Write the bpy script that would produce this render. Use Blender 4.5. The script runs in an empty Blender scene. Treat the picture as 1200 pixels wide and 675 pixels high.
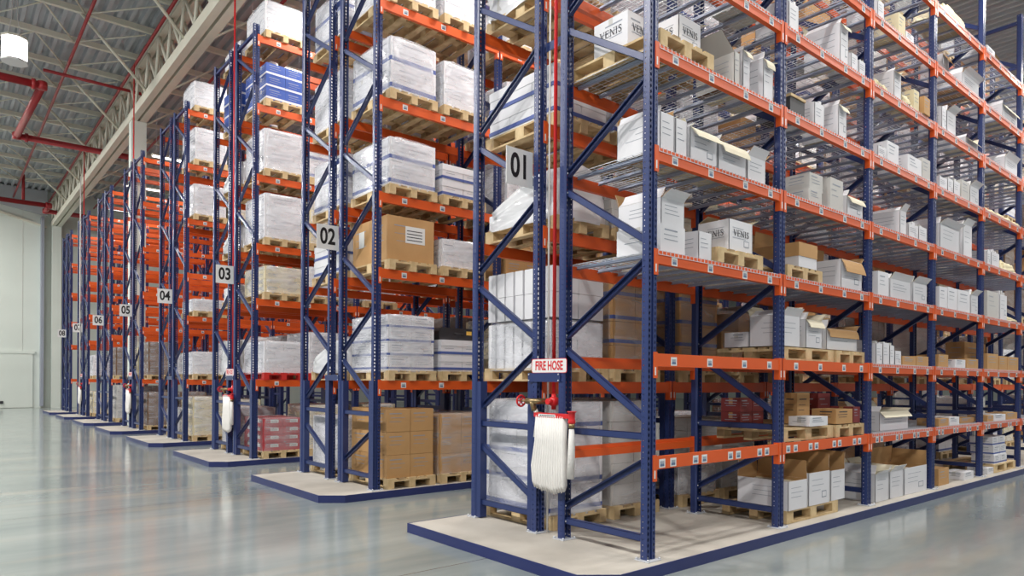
import bpy, bmesh, math, random
from mathutils import Vector, Matrix, Euler
random.seed(7)
C = bpy.context.scene.collection
PI = math.pi

# ------------------------------------------------------------------ camera calibration / site dimensions (metres)
F, YAW, ROLL = 805.25, 0.8751, 0.0061
CZ = 1.634
X0, Y0, L, W = 4.720, 3.772, 2.1623, 4.8358
D1, D2, D3 = 1.10, 1.5157, 2.5219
PZ = 0.10                                    # plinth top
LV1 = [0.1+0.894*k for k in range(1, 9)]     # hand-picking shelves of rack 01
LVP = [1.64, 3.22, 4.29, 5.64, 7.01, 8.35]   # pallet beams
TOP = 8.56

# ------------------------------------------------------------------ materials
MATS = {}
def nodes(name):
    m = bpy.data.materials.new(name); m.use_nodes = True
    nt = m.node_tree; b = nt.nodes['Principled BSDF']
    MATS[name] = m
    return m, nt, b
def rgb(r, g, b):                            # sRGB 0..255 -> linear
    f = lambda c: ((c/255+0.055)/1.055)**2.4 if c/255 > 0.04045 else c/255/12.92
    return (f(r), f(g), f(b), 1)
def mat(name, col, rough=0.5, metal=0.0, var=0.0, scale=6.0, bump=0.0, bscale=40.0, col2=None, spec=0.5):
    m, nt, b = nodes(name)
    b.inputs['Roughness'].default_value = rough
    b.inputs['Metallic'].default_value = metal
    b.inputs['Specular IOR Level'].default_value = spec
    b.inputs['Base Color'].default_value = col
    if var or col2 or bump:
        tc = nt.nodes.new('ShaderNodeTexCoord')
        if var or col2:
            n = nt.nodes.new('ShaderNodeTexNoise'); n.inputs['Scale'].default_value = scale
            n.inputs['Detail'].default_value = 5
            nt.links.new(tc.outputs['Object'], n.inputs['Vector'])
            r = nt.nodes.new('ShaderNodeValToRGB')
            r.color_ramp.elements[0].position = 0.32; r.color_ramp.elements[1].position = 0.68
            c2 = col2 or tuple(c*(1-var) for c in col[:3])+(1,)
            r.color_ramp.elements[0].color = c2; r.color_ramp.elements[1].color = col
            nt.links.new(n.outputs['Fac'], r.inputs['Fac'])
            nt.links.new(r.outputs['Color'], b.inputs['Base Color'])
        if bump:
            n2 = nt.nodes.new('ShaderNodeTexNoise'); n2.inputs['Scale'].default_value = bscale
            nt.links.new(tc.outputs['Object'], n2.inputs['Vector'])
            bp = nt.nodes.new('ShaderNodeBump'); bp.inputs['Strength'].default_value = bump
            bp.inputs['Distance'].default_value = 0.02
            nt.links.new(n2.outputs['Fac'], bp.inputs['Height'])
            nt.links.new(bp.outputs['Normal'], b.inputs['Normal'])
    return m

NAVY = rgb(42, 57, 106)
mat('navy_steel', NAVY, 0.34, 0.0, 0.12, 3.0)
mat('plinth_navy', rgb(40, 50, 104), 0.4, 0.0, 0.15, 2.0)
mat('orange_steel', rgb(224, 92, 32), 0.4, 0.0, 0.08, 2.0)
mat('zinc', rgb(214, 218, 224), 0.35, 0.15, 0.15, 8.0)
mat('deck_channel', rgb(164, 174, 196), 0.4, 0.15, 0.12, 5.0)
mat('white_card', rgb(226, 227, 226), 0.5)
mat('label_ink', rgb(96, 118, 146), 0.6)
mat('black_ink', rgb(24, 24, 26), 0.5)
mat('red_ink', rgb(205, 36, 44), 0.5)
mat('red_paint', rgb(218, 40, 44), 0.35, 0.0, 0.1, 3.0)
mat('dark_red_paint', rgb(160, 40, 44), 0.4, 0.0, 0.1, 3.0)
mat('brass', rgb(150, 130, 95), 0.35, 0.8)
mat('hose_canvas', rgb(238, 236, 232), 0.8, 0, 0.06, 12, 0.3, 60)
mat('cream_steel', rgb(224, 221, 204), 0.5, 0, 0.06, 2.0)
mat('wood', rgb(220, 196, 152), 0.75, 0, 0, 7.0, 0.2, 30, rgb(188, 160, 116))
mat('wood_dark', rgb(190, 162, 120), 0.8, 0, 0, 7.0, 0.2, 30, rgb(146, 120, 86))
mat('kraft', rgb(198, 156, 106), 0.75, 0, 0, 2.5, 0, 1, rgb(184, 142, 92))
mat('kraft_inside', rgb(186, 146, 98), 0.85, 0, 0.08, 3)
mat('cream_inside', rgb(222, 214, 190), 0.8, 0, 0.06, 3)
mat('kraft_tape', rgb(176, 132, 82), 0.35)
mat('white_board', rgb(226, 226, 230), 0.6, 0, 0.05, 3.0)
mat('grey_board', rgb(200, 198, 194), 0.7, 0, 0.06, 3.0)
mat('print_grey', rgb(150, 156, 168), 0.7)
mat('print_dark', rgb(52, 54, 62), 0.7)
mat('band_blue', rgb(78, 96, 158), 0.6)
mat('box_blue', rgb(48, 84, 170), 0.5, 0, 0.08, 3)
mat('box_red', rgb(186, 66, 74), 0.6, 0, 0.08, 3)
mat('box_maroon', rgb(128, 50, 50), 0.6, 0, 0.08, 3)
mat('black_plastic', rgb(48, 48, 52), 0.5)
mat('red_plastic', rgb(200, 44, 40), 0.45)
mat('yellow_card', rgb(240, 196, 92), 0.6)
mat('paper_cream', rgb(226, 214, 178), 0.8, 0, 0.08, 5)
mat('rust_brown', rgb(120, 92, 70), 0.8, 0, 0.15, 5)
mat('cable_white', rgb(232, 230, 226), 0.5)

def perforated():
    m, nt, b = nodes('perforated_navy')
    b.inputs['Base Color'].default_value = NAVY; b.inputs['Roughness'].default_value = 0.34
    tc = nt.nodes.new('ShaderNodeTexCoord'); sx = nt.nodes.new('ShaderNodeSeparateXYZ')
    nt.links.new(tc.outputs['Object'], sx.inputs[0])
    def M(op, a, bb=None, c=None):
        n = nt.nodes.new('ShaderNodeMath'); n.operation = op
        for i, v in enumerate((a, bb, c)):
            if v is None: continue
            if hasattr(v, 'links'): nt.links.new(v, n.inputs[i])
            else: n.inputs[i].default_value = v
        return n.outputs[0]
    X, Y, Z = sx.outputs
    zf = M('ABSOLUTE', M('SUBTRACT', M('FRACT', M('MULTIPLY', Z, 20.0)), 0.5))      # 5 cm pitch, 0..0.5
    zz = M('MULTIPLY', zf, 0.05)
    ax = M('ABSOLUTE', M('SUBTRACT', M('ABSOLUTE', X), 0.037))
    e = M('ADD', M('POWER', M('DIVIDE', ax, 0.0105), 2.0), M('POWER', M('DIVIDE', zz, 0.0165), 2.0))
    front = M('MULTIPLY', M('LESS_THAN', e, 1.0), M('LESS_THAN', M('ABSOLUTE', Y), 0.0045))
    ay = M('ABSOLUTE', M('SUBTRACT', Y, 0.045))
    e2 = M('ADD', M('POWER', M('DIVIDE', ay, 0.006), 2.0), M('POWER', M('DIVIDE', zz, 0.006), 2.0))
    side = M('LESS_THAN', e2, 1.0)
    hole = M('MAXIMUM', front, side)
    nt.links.new(M('SUBTRACT', 1.0, hole), b.inputs['Alpha'])
    return m
perforated()

def film(name, col, a0, a1, rough=0.16):
    m, nt, b = nodes(name)
    b.inputs['Base Color'].default_value = col; b.inputs['Roughness'].default_value = rough
    b.inputs['Specular IOR Level'].default_value = 0.8
    tc = nt.nodes.new('ShaderNodeTexCoord'); mp = nt.nodes.new('ShaderNodeMapping')
    mp.inputs['Scale'].default_value = (1.0, 1.0, 3.6); mp.inputs['Rotation'].default_value = (0.35, 0.25, 0)
    nt.links.new(tc.outputs['Object'], mp.inputs['Vector'])
    n = nt.nodes.new('ShaderNodeTexNoise'); n.inputs['Scale'].default_value = 2.2; n.inputs['Detail'].default_value = 3
    n.inputs['Distortion'].default_value = 0.6
    nt.links.new(mp.outputs[0], n.inputs['Vector'])
    mr = nt.nodes.new('ShaderNodeMapRange'); mr.inputs[1].default_value = 0.30; mr.inputs[2].default_value = 0.75
    mr.inputs[3].default_value = a0; mr.inputs[4].default_value = a1
    nt.links.new(n.outputs['Fac'], mr.inputs[0]); nt.links.new(mr.outputs[0], b.inputs['Alpha'])
    bp = nt.nodes.new('ShaderNodeBump'); bp.inputs['Strength'].default_value = 0.45; bp.inputs['Distance'].default_value = 0.03
    nt.links.new(n.outputs['Fac'], bp.inputs['Height']); nt.links.new(bp.outputs['Normal'], b.inputs['Normal'])
    return m
film('stretch_film', rgb(238, 240, 246), 0.10, 0.62)
film('stretch_film_clear', rgb(222, 222, 226), 0.08, 0.42)
film('dense_film', rgb(236, 237, 240), 0.86, 1.0)

def floor_mat():
    m, nt, b = nodes('polished_concrete')
    tc = nt.nodes.new('ShaderNodeTexCoord')
    mp = nt.nodes.new('ShaderNodeMapping'); mp.inputs['Scale'].default_value = (0.25, 1.0, 1)
    nt.links.new(tc.outputs['Object'], mp.inputs['Vector'])
    n = nt.nodes.new('ShaderNodeTexNoise'); n.inputs['Scale'].default_value = 0.9; n.inputs['Detail'].default_value = 8
    n.inputs['Roughness'].default_value = 0.6
    nt.links.new(mp.outputs[0], n.inputs['Vector'])
    r = nt.nodes.new('ShaderNodeValToRGB')
    r.color_ramp.elements[0].position = 0.3; r.color_ramp.elements[1].position = 0.7
    r.color_ramp.elements[0].color = rgb(114, 126, 128); r.color_ramp.elements[1].color = rgb(160, 166, 162)
    nt.links.new(n.outputs['Fac'], r.inputs['Fac'])
    # worn warm streaks along the driving lanes
    mp2 = nt.nodes.new('ShaderNodeMapping'); mp2.inputs['Scale'].default_value = (0.16, 1.1, 1)
    nt.links.new(tc.outputs['Object'], mp2.inputs['Vector'])
    n2 = nt.nodes.new('ShaderNodeTexNoise'); n2.inputs['Scale'].default_value = 1.3; n2.inputs['Detail'].default_value = 4
    nt.links.new(mp2.outputs[0], n2.inputs['Vector'])
    r2 = nt.nodes.new('ShaderNodeValToRGB'); r2.color_ramp.elements[0].position = 0.55; r2.color_ramp.elements[1].position = 0.7
    r2.color_ramp.elements[0].color = (0, 0, 0, 1); r2.color_ramp.elements[1].color = (0.5, 0.5, 0.5, 1)
    nt.links.new(n2.outputs['Fac'], r2.inputs['Fac'])
    mx = nt.nodes.new('ShaderNodeMixRGB'); mx.inputs[2].default_value = rgb(172, 164, 148)
    nt.links.new(r2.outputs['Color'], mx.inputs[0]); nt.links.new(r.outputs['Color'], mx.inputs[1])
    # saw-cut joints every 4.8358 m
    sx = nt.nodes.new('ShaderNodeSeparateXYZ'); nt.links.new(tc.outputs['Object'], sx.inputs[0])
    def M(op, a, bb=None):
        q = nt.nodes.new('ShaderNodeMath'); q.operation = op
        for i, v in enumerate((a, bb)):
            if v is None: continue
            if hasattr(v, 'links'): nt.links.new(v, q.inputs[i])
            else: q.inputs[i].default_value = v
        return q.outputs[0]
    def joint(c, off, per):
        return M('LESS_THAN', M('MULTIPLY', M('ABSOLUTE', M('SUBTRACT', M('FRACT', M('DIVIDE', M('ADD', c, off), per)), 0.5)), per), 0.006)
    j = joint(sx.outputs[1], -5.02+W/2, W)
    mx2 = nt.nodes.new('ShaderNodeMixRGB'); mx2.inputs[2].default_value = rgb(92, 92, 88)
    nt.links.new(j, mx2.inputs[0]); nt.links.new(mx.outputs[0], mx2.inputs[1])
    nt.links.new(mx2.outputs[0], b.inputs['Base Color'])
    n3 = nt.nodes.new('ShaderNodeTexNoise'); n3.inputs['Scale'].default_value = 3; n3.inputs['Detail'].default_value = 3
    nt.links.new(tc.outputs['Object'], n3.inputs['Vector'])
    mr = nt.nodes.new('ShaderNodeMapRange'); mr.inputs[3].default_value = 0.07; mr.inputs[4].default_value = 0.20
    nt.links.new(n3.outputs['Fac'], mr.inputs[0]); nt.links.new(mr.outputs[0], b.inputs['Roughness'])
    b.inputs['Specular IOR Level'].default_value = 0.65
floor_mat()
mat('plinth_concrete', rgb(194, 188, 178), 0.75, 0, 0, 1.6, 0.1, 60, rgb(170, 164, 154))
mat('wall_paint', rgb(214, 222, 214), 0.6, 0, 0.05, 0.5)
mat('roof_deck', rgb(186, 190, 194), 0.5, 0.1, 0.12, 1.2)
def emit(name, col, s):
    m, nt, b = nodes(name)
    b.inputs['Emission Color'].default_value = col; b.inputs['Emission Strength'].default_value = s
    b.inputs['Base Color'].default_value = col
emit('tube_glow', (1, 0.98, 0.95, 1), 9.0)
emit('lamp_glow', (1, 0.95, 0.97, 1), 5.0)

# ------------------------------------------------------------------ mesh building
class MB:
    def __init__(s): s.v = []; s.f = []; s.m = []; s.names = []; s.sm = []
    def mi(s, name):
        if name not in s.names: s.names.append(name)
        return s.names.index(name)
    def face(s, idx, m, smooth=False): s.f.append(tuple(idx)); s.m.append(s.mi(m)); s.sm.append(smooth)
    def quad(s, pts, m):
        n = len(s.v); s.v += [tuple(p) for p in pts]; s.face(range(n, n+len(pts)), m)
    def box(s, lo, hi, m, M=None, skip=()):
        x0, y0, z0 = lo; x1, y1, z1 = hi
        P = [(x0,y0,z0),(x1,y0,z0),(x1,y1,z0),(x0,y1,z0),(x0,y0,z1),(x1,y0,z1),(x1,y1,z1),(x0,y1,z1)]
        if M is not None: P = [tuple(M @ Vector(p)) for p in P]
        n = len(s.v); s.v += P
        for k, q in enumerate(((0,3,2,1),(4,5,6,7),(0,1,5,4),(1,2,6,5),(2,3,7,6),(3,0,4,7))):
            if k in skip: continue
            s.face([n+i for i in q], m)
    def prism(s, poly, a, b, axis, m, cap=True, closed=True, smooth=False):
        # poly of 2-D points extruded along axis; for axis 'x' points are (y,z), 'y' (x,z), 'z' (x,y)
        def P(p, t):
            return {'x': (t, p[0], p[1]), 'y': (p[0], t, p[1]), 'z': (p[0], p[1], t)}[axis]
        n = len(s.v); k = len(poly)
        s.v += [P(p, a) for p in poly]+[P(p, b) for p in poly]
        for i in range(k if closed else k-1):
            j = (i+1) % k; s.face((n+i, n+j, n+k+j, n+k+i), m, smooth)
        if cap and closed:
            s.face([n+i for i in range(k)][::-1], m); s.face([n+k+i for i in range(k)], m)
    def tube(s, pts, r, m, seg=10, caps=True, radii=None):
        pts = [Vector(p) for p in pts]; rings = []
        n0 = len(s.v); up = None
        for i, p in enumerate(pts):
            d = (pts[min(i+1, len(pts)-1)]-pts[max(i-1, 0)]).normalized()
            if up is None:
                up = Vector((0, 0, 1)) if abs(d.z) < 0.9 else Vector((1, 0, 0))
            a = d.cross(up).normalized(); up = a.cross(d).normalized()
            rr = radii[i] if radii else r
            for k in range(seg):
                t = 2*PI*k/seg
                s.v.append(tuple(p+(a*math.cos(t)+up*math.sin(t))*rr))
        for i in range(len(pts)-1):
            for k in range(seg):
                k2 = (k+1) % seg; b0 = n0+i*seg; b1 = b0+seg
                s.face((b0+k, b0+k2, b1+k2, b1+k), m, True)
        if caps:
            s.face([n0+k for k in range(seg)][::-1], m); e = n0+(len(pts)-1)*seg
            s.face([e+k for k in range(seg)], m)
    def lathe(s, prof, c, axis, m, seg=20):
        # prof [(r,t)] around axis through c
        n0 = len(s.v)
        for r, t in prof:
            for k in range(seg):
                a = 2*PI*k/seg; u, w = r*math.cos(a), r*math.sin(a)
                o = {'x': (t, u, w), 'y': (u, t, w), 'z': (u, w, t)}[axis]
                s.v.append((c[0]+o[0], c[1]+o[1], c[2]+o[2]))
        for i in range(len(prof)-1):
            for k in range(seg):
                k2 = (k+1) % seg; b0 = n0+i*seg; b1 = b0+seg
                s.face((b0+k, b0+k2, b1+k2, b1+k), m, True)
        s.face([n0+k for k in range(seg)][::-1], m); e = n0+(len(prof)-1)*seg
        s.face([e+k for k in range(seg)], m)
    def mesh(s, name):
        me = bpy.data.meshes.new(name); me.from_pydata(s.v, [], s.f)
        for nme in s.names: me.materials.append(MATS[nme])
        me.polygons.foreach_set('material_index', s.m)
        me.polygons.foreach_set('use_smooth', s.sm)
        me.update(); return me
    def add(s, other, M):                    # append another builder, transformed
        n = len(s.v); s.v += [tuple(M @ Vector(p)) for p in other.v]
        for f, mi, sm in zip(other.f, other.m, other.sm):
            s.f.append(tuple(n+i for i in f)); s.m.append(s.mi(other.names[mi])); s.sm.append(sm)

def obj(name, me, parent=None, loc=(0, 0, 0), rot=(0, 0, 0)):
    if isinstance(me, MB): me = me.mesh(name)
    o = bpy.data.objects.new(name, me); C.objects.link(o)
    o.location = loc; o.rotation_euler = rot
    if parent is not None: o.parent = parent
    return o
def thing(name, label, cat, loc=(0, 0, 0), rz=0.0, group=None):
    o = bpy.data.objects.new(name, None); C.objects.link(o); o.empty_display_size = 0.1
    o.location = loc; o.rotation_euler = (0, 0, rz); return tag(o, label, cat, group)
def tag(o, label, cat, group=None):
    o['label'] = label; o['category'] = cat
    if group: o['group'] = group
    return o
def struct(name, me, loc=(0, 0, 0), parent=None):
    o = obj(name, me, parent, loc)
    if parent is None: o['kind'] = 'structure'
    return o
ROWW = ['nearest', 'second', 'third', 'fourth', 'fifth', 'sixth', 'seventh', 'farthest']
ORD = ['zeroth', 'first', 'second', 'third', 'fourth', 'fifth', 'sixth', 'seventh', 'eighth', 'ninth', 'tenth', 'eleventh', 'twelfth', 'thirteenth', 'fourteenth']

def text_mb(txt, size, mname, M, extr=0.0008, off=0.012):
    cu = bpy.data.curves.new('t', 'FONT'); cu.body = txt; cu.size = size; cu.align_x = 'CENTER'; cu.align_y = 'CENTER'
    cu.extrude = extr; cu.resolution_u = 4; cu.offset = size*off
    o = bpy.data.objects.new('t', cu); C.objects.link(o)
    dg = bpy.context.evaluated_depsgraph_get(); me = bpy.data.meshes.new_from_object(o.evaluated_get(dg))
    b = MB(); b.v = [tuple(M @ v.co) for v in me.vertices]; k = b.mi(mname)
    for p in me.polygons: b.f.append(tuple(p.vertices)); b.m.append(k); b.sm.append(False)
    bpy.data.objects.remove(o); bpy.data.curves.remove(cu); bpy.data.meshes.remove(me)
    return b

# ------------------------------------------------------------------ setting: floor, walls, roof
b = MB(); b.box((-14, -14, -0.2), (62, 48.4, 0), 'polished_concrete'); struct('floor', b)
YW, XW, ZR = 47.2, 60.0, 12.3
b = MB(); b.box((-14, YW, 0), (62, YW+0.3, ZR+0.8), 'wall_paint')
for x in (-6, -3.6, -1.2, 1.2, 3.6): b.box((x, YW-0.012, 0.02), (x+0.012, YW, ZR), 'grey_board')
struct('wall_back', b)
b = MB(); b.box((XW, -14, 0), (XW+0.3, YW, ZR+0.8), 'wall_paint')
for y in range(-12, 44, 3): b.box((XW-0.02, y, 0.02), (XW, y+0.03, ZR), 'cream_steel')
struct('wall_right', b)
# big sliding door leaf and its track in the back wall
b = MB()
b.box((-2.4, YW-0.10, 3.05), (4.2, YW, 3.2), 'wall_paint'); b.box((2.25, YW-0.07, 0.02), (4.1, YW, 3.05), 'wall_paint')
b.box((2.20, YW-0.10, 0.02), (2.26, YW, 3.05), 'grey_board')
d = struct('door_1', b)
b = MB(); b.box((1.9, YW-0.16, 0.9), (2.1, YW-0.02, 1.05), 'black_plastic'); b.box((2.6, YW-0.14, 0.25), (2.75, YW-0.02, 0.4), 'black_plastic')
obj('door_bracket', b, d)
b = MB(); b.prism([(-3.4, 12.30), (4.72, 10.22), (4.72, 10.34), (-3.4, 12.42)], YW-0.12, YW, 'y', 'cream_steel'); struct('trim_1', b)
b = MB(); b.prism([(-3.4, 12.3), (4.72, 10.88), (4.72, 12.3)], YW-0.3, YW-.13, 'y', 'roof_deck'); struct('trim_3', b)
b = MB(); b.box((4.42, YW-0.5, 0.1), (4.56, YW, 10.8), 'print_grey'); struct('trim_2', b)
# corrugated roof deck: flutes run along Y
b = MB(); prof = []
x = -14.0
while x < XW:
    prof += [(x, ZR), (x+0.10, ZR), (x+0.14, ZR+0.13), (x+0.27, ZR+0.13)]; x += 0.31
b.prism(prof, -14, YW, 'y', 'roof_deck', closed=False)
b.box((-14, -14, ZR+0.14), (XW, YW, ZR+0.3), 'roof_deck')
struct('ceiling', b)

# ------------------------------------------------------------------ roof truss over the rack ends
TX0, TX1, TZ = 4.90, 5.37, 10.32
t = thing('roof_truss', 'long cream lattice girder running above the rack ends towards the back wall', 'roof truss', (0, 0, TZ))
for n, (a, c) in enumerate(((TX0, TX0+0.19), (TX1-0.21, TX1))):
    b = MB(); b.box((a, -10, 0), (c, YW-0.05, 0.30), 'cream_steel'); obj('bottom_chord', b, t)
    b = MB(); b.box((a, -10, 1.38), (c, YW-0.05, 1.58), 'cream_steel'); obj('top_chord', b, t)
y = 1.0; k = 0; far = MB()
while y < YW-1.6:
    for xx in (TX0+0.05, TX1-0.09):
        for (ya, yb) in ((y, y+0.95), (y+0.95, y+1.35)):
            b = MB(); za, zb = (0.28, 1.40) if k % 1 == 0 and yb-ya > 0.5 else (1.40, 0.28)
            b.tube([(xx, ya, za), (xx, yb, zb)], 0.05, 'cream_steel', 6)
            if k < 24: obj('web_member', b, t)
            else:
                far.add(b, Matrix())
    y += 1.35; k += 1
if k > 24: o = obj('web_member', far, t); o['kind'] = 'stuff'
for yy, h in ((25.80, TZ), (46.6, TZ)):
    b = MB(); b.box((TX0+0.02, yy, 0.0), (TX1, yy+0.42, h-.002), 'wall_paint')
    o = obj('building_column', b)
    tag(o, 'cream building column rising behind the fifth rack row to the lattice girder' if yy < 30 else 'pale building column in the far corner beside the back wall', 'column', None)
# purlins (along X) with fly braces and bracing rods
pn = 0; yy = 10.2
rods = []
while yy < YW-0.5:
    b = MB(); b.box((-14, yy-0.06, ZR-0.17), (XW, yy+0.06, ZR-0.005), 'cream_steel')
    o = obj('roof_purlin', b); tag(o, 'cream steel purlin running crosswise directly under the corrugated roof', 'purlin', 'purlins under the roof')
    pn += 1; yy += 2.15
ys = [10.2+2.15*i for i in range(17)]
for i, y in enumerate(ys[:-1]):
    for (xa, ya, za, xb, yb, zb, r) in ((4.92, y+0.6, TZ+0.28, 3.1, y, ZR-0.17, 0.045), (2.2, y, ZR-0.15, 3.2, y+2.15, ZR-0.15, 0.03), (3.2, y+2.15, ZR-0.15, 4.8, y+0.1, ZR-0.2, 0.022),
                                     (-0.3, y, ZR-0.15, 0.9, y+2.15, ZR-0.15, 0.03), (0.9, y+2.15, ZR-0.15, 2.2, y, ZR-0.15, 0.022), (5.35, y+0.6, TZ+0.28, 7.4, y, ZR-0.17, 0.03)):
        if za < ZR-1 and i % 2: continue
        b = MB(); b.tube([(0, 0, 0), (xb-xa, yb-ya, zb-za)], r, 'cream_steel', 6)
        o = obj('roof_brace', b, None, (xa, ya, za))
        tag(o, 'thin cream bracing bar slanting between the purlins under the roof', 'roof brace', 'bracing bars between the purlins')

# sprinkler pipes
def pipe(name, pts, r, m, label, cat='pipe', group=None, flanges=()):
    b = MB()
    for a, c in zip(pts[:-1], pts[1:]): b.tube([a, c], r, m, 12)
    for p in pts[1:-1]:
        b.lathe([(r*0.6, -r*1.15), (r*1.18, -r*1.0), (r*1.25, 0), (r*1.18, r*1.0), (r*0.6, r*1.15)], p, 'z', m, 12)
    for p, ax in flanges: b.lathe([(r*1.4, -0.05), (r*1.4, 0.05)], p, ax, m, 14)
    o = obj(name, b); tag(o, label, cat, group); return o
pz = 10.68
pipe('sprinkler_main', [(-12, 25.6, pz), (2.42, 25.6, pz), (2.20, 31.5, pz), (12, 31.5, pz)], 0.115, 'dark_red_paint', 'thick red sprinkler main stepping sideways in front of the girder', flanges=(((2.2, 25.6, pz), 'x'), ((2.5, 31.5, pz), 'x')))
pipe('sprinkler_main', [(-12, 43.1, pz), (4.4, 43.1, pz), (4.4, 44.6, pz), (9, 44.6, pz)], 0.12, 'dark_red_paint', 'red sprinkler main nearest the back wall', flanges=(((4.3, 43.1, pz), 'x'),))
pipe('sprinkler_drop', [(3.3, 43.1, pz+.13), (3.3, 43.1, 12.1)], 0.07, 'dark_red_paint', 'short red pipe rising from the farthest sprinkler main')
pipe('sprinkler_branch', [(2.5, 26.2, 11.4), (6.0, 26.2, 11.4)], 0.05, 'dark_red_paint', 'thin red branch pipe crossing into the girder behind the main')
for x, lab in ((3.14, 'red sprinkler line left of the girder, under the corrugated roof'), (4.78, 'red sprinkler line running along the top of the girder'), (6.98, 'red sprinkler line right of the girder, above the third and fourth rack rows')):
    pipe('sprinkler_line', [(x, 6, 11.68), (x, YW-0.4, 11.68)], 0.045, 'dark_red_paint', lab)

# ------------------------------------------------------------------ rack component meshes
PROF = [(-.034, .078), (-.046, .078), (-.0575, .062), (-.0575, 0), (-.014, 0), (-.010, .016), (.010, .016), (.014, 0), (.0575, 0), (.0575, .062), (.046, .078), (.034, .078)]
def post_mesh(h):
    b = MB(); n = len(PROF); inn = []
    for i, (x, y) in enumerate(PROF):           # sheet-metal thickness of 2.5 mm, offset to the inside
        d = Vector((0, 0))
        for a, c in ((i-1, i), (i, i+1)):
            if a < 0 or c >= n: continue
            e = Vector((PROF[c][0]-PROF[a][0], PROF[c][1]-PROF[a][1])).normalized(); d += Vector((-e.y, e.x))
        d = d.normalized()*-.0025*(1.2 if 0 < i < n-1 else 1)
        inn.append((x-d.x, y-d.y))
    N = 2*n; ring = [(p, 0) for p in PROF+inn[::-1]]
    b.v = [(p[0], p[1], 0) for p, _ in ring]+[(p[0], p[1], h) for p, _ in ring]
    for i in range(N): j = (i+1) % N; b.face((i, j, N+j, N+i), 'perforated_navy')
    for i in range(n-1):
        b.face((i, N-1-i, N-2-i, i+1), 'perforated_navy'); b.face((N+i, N+i+1, 2*N-2-i, 2*N-1-i), 'perforated_navy')
    return b.mesh('upright_post')
POST = post_mesh(TOP-PZ-0.008); 
b = MB(); b.box((-.09, -.045, 0), (.09, .11, .008), 'zinc')
for x, y in ((-.075, -.03), (.075, -.03), (-.075, .095), (.075, .095)):
    b.lathe([(.011, .008), (.011, .022), (.004, .026)], (x, y, 0), 'z', 'zinc', 8)
FOOT = b.mesh('foot_plate')
b = MB(); b.prism([(-.045, 0), (.045, 0), (.045, .07), (-.045, .07)], 0, 1.53, 'z', 'navy_steel')
GUARD = b.mesh('post_reinforcement')
def brace_mb(dy, dz):                        # U channel from (0,0) to (dy,dz) in the YZ plane
    Ln = math.hypot(dy, dz); A = math.atan2(dz, dy); M = Matrix.Rotation(A, 4, 'X')
    b = MB(); w = 0.031
    if dz < 0:                               # alternate braces turn their open side to the rack end
        b.box((.019, 0, -w), (.022, Ln, w), 'navy_steel', M)
        for z_ in (w-.013, -w+.010): b.box((-.022, 0, z_), (-.019, Ln, z_+.003), 'navy_steel', M)
    else: b.box((-.022, 0, -w), (-.019, Ln, w), 'navy_steel', M)
    b.box((-.022, 0, w-.004), (.022, Ln, w), 'navy_steel', M)
    b.box((-.022, 0, -w), (.022, Ln, -w+.004), 'navy_steel', M)
    b.lathe([(.008, -.032), (.008, -.022)], tuple(M @ Vector((0, .02, 0))), 'x', 'zinc', 6)
    b.lathe([(.008, -.032), (.008, -.022)], tuple(M @ Vector((0, Ln-.02, 0))), 'x', 'zinc', 6)
    return b
NOD = [(0, .28, 1, .28), (1, .42, 0, .95), (0, 1.165, 1, 1.165), (0, 1.31, 1, 1.945)]
z = 2.08; s = 1
while z < 7.7:
    NOD.append((s, z, 1-s, z+0.62)); z += 0.788; s = 1-s
NOD.append((0, 8.42, 1, 8.42))
BR = {}
def brace_mesh(dy, dz):
    k = (round(dy, 3), round(dz, 3))
    if k not in BR: BR[k] = brace_mb(dy, dz).mesh('brace')
    return BR[k]
def beam_mb(Lb, h, lip=False):               # origin at left post centre, front face at y=-.006, top at z=0
    b = MB(); a, c = .058, Lb-.058
    b.prism([(-.006, -h), (-.006, 0), (.022, 0), (.022, -.036), (.044, -.036), (.044, -h)], a, c, 'x', 'orange_steel')
    for s, x in ((1, .012), (-1, Lb-.012)):
        xa, xb = sorted((x, x+s*.05))
        b.box((xa, -.012, -.215), (xb, -.0025, .012), 'orange_steel')
        xa, xb = sorted((x+s*.046, x+s*.051))
        b.box((xa, -.012, -.215), (xb, .05, .012), 'orange_steel')
        b.box((min(x+s*.012, x+s*.028), -.0135, -.19), (max(x+s*.012, x+s*.028), -.012, -.12), 'white_card')
    return b
B1 = beam_mb(L, .113); B1m = B1.mesh('beam'); BP = beam_mb(L, .130); BPm = BP.mesh('beam')
def label_mb():
    b = MB(); b.box((-.042, -.0015, -.038), (.042, 0, .038), 'white_card')
    for i in range(7): b.box((-.026+i*.008, -.002, -.004), (-.022+i*.008, -.0015, .020), 'label_ink')
    b.box((-.028, -.002, -.026), (.028, -.0015, -.010), 'label_ink'); b.box((-.026, -.002, -.018), (.026, -.0016, -.004), 'label_ink')
    return b
LABm = label_mb().mesh('location_label'); LAB = label_mb()
def deck_mb():
    b = MB(); a, c = .065, L-.065; y0, y1 = -.012, D1+.012; r = .0022
    n = 36
    for i in range(n+1):
        x = a+(c-a)*i/n
        b.box((x-r, y0, .001), (x+r, y1, .0055), 'zinc')
        b.box((x-r, y0-.002, -.034), (x+r, y0+.0025, .005), 'zinc')
    for i in range(12):
        y = .012+(D1-.024)*i/11
        b.box((a, y-r, .0055), (c, y+r, .010), 'zinc')
    b.box((a, y0-.003, -.036), (c, y0+.002, -.031), 'zinc')
    for i in range(7):
        x = a+.10+(c-a-.20)*i/6
        b.box((x-.026, .046, -.0235), (x+.026, D1-.046, -.0005), 'deck_channel')
        b.box((x-.012, .023, -.030), (x+.012, D1-.023, -.0225), 'deck_channel')
    return b
DECK = deck_mb().mesh('wire_deck')

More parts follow.
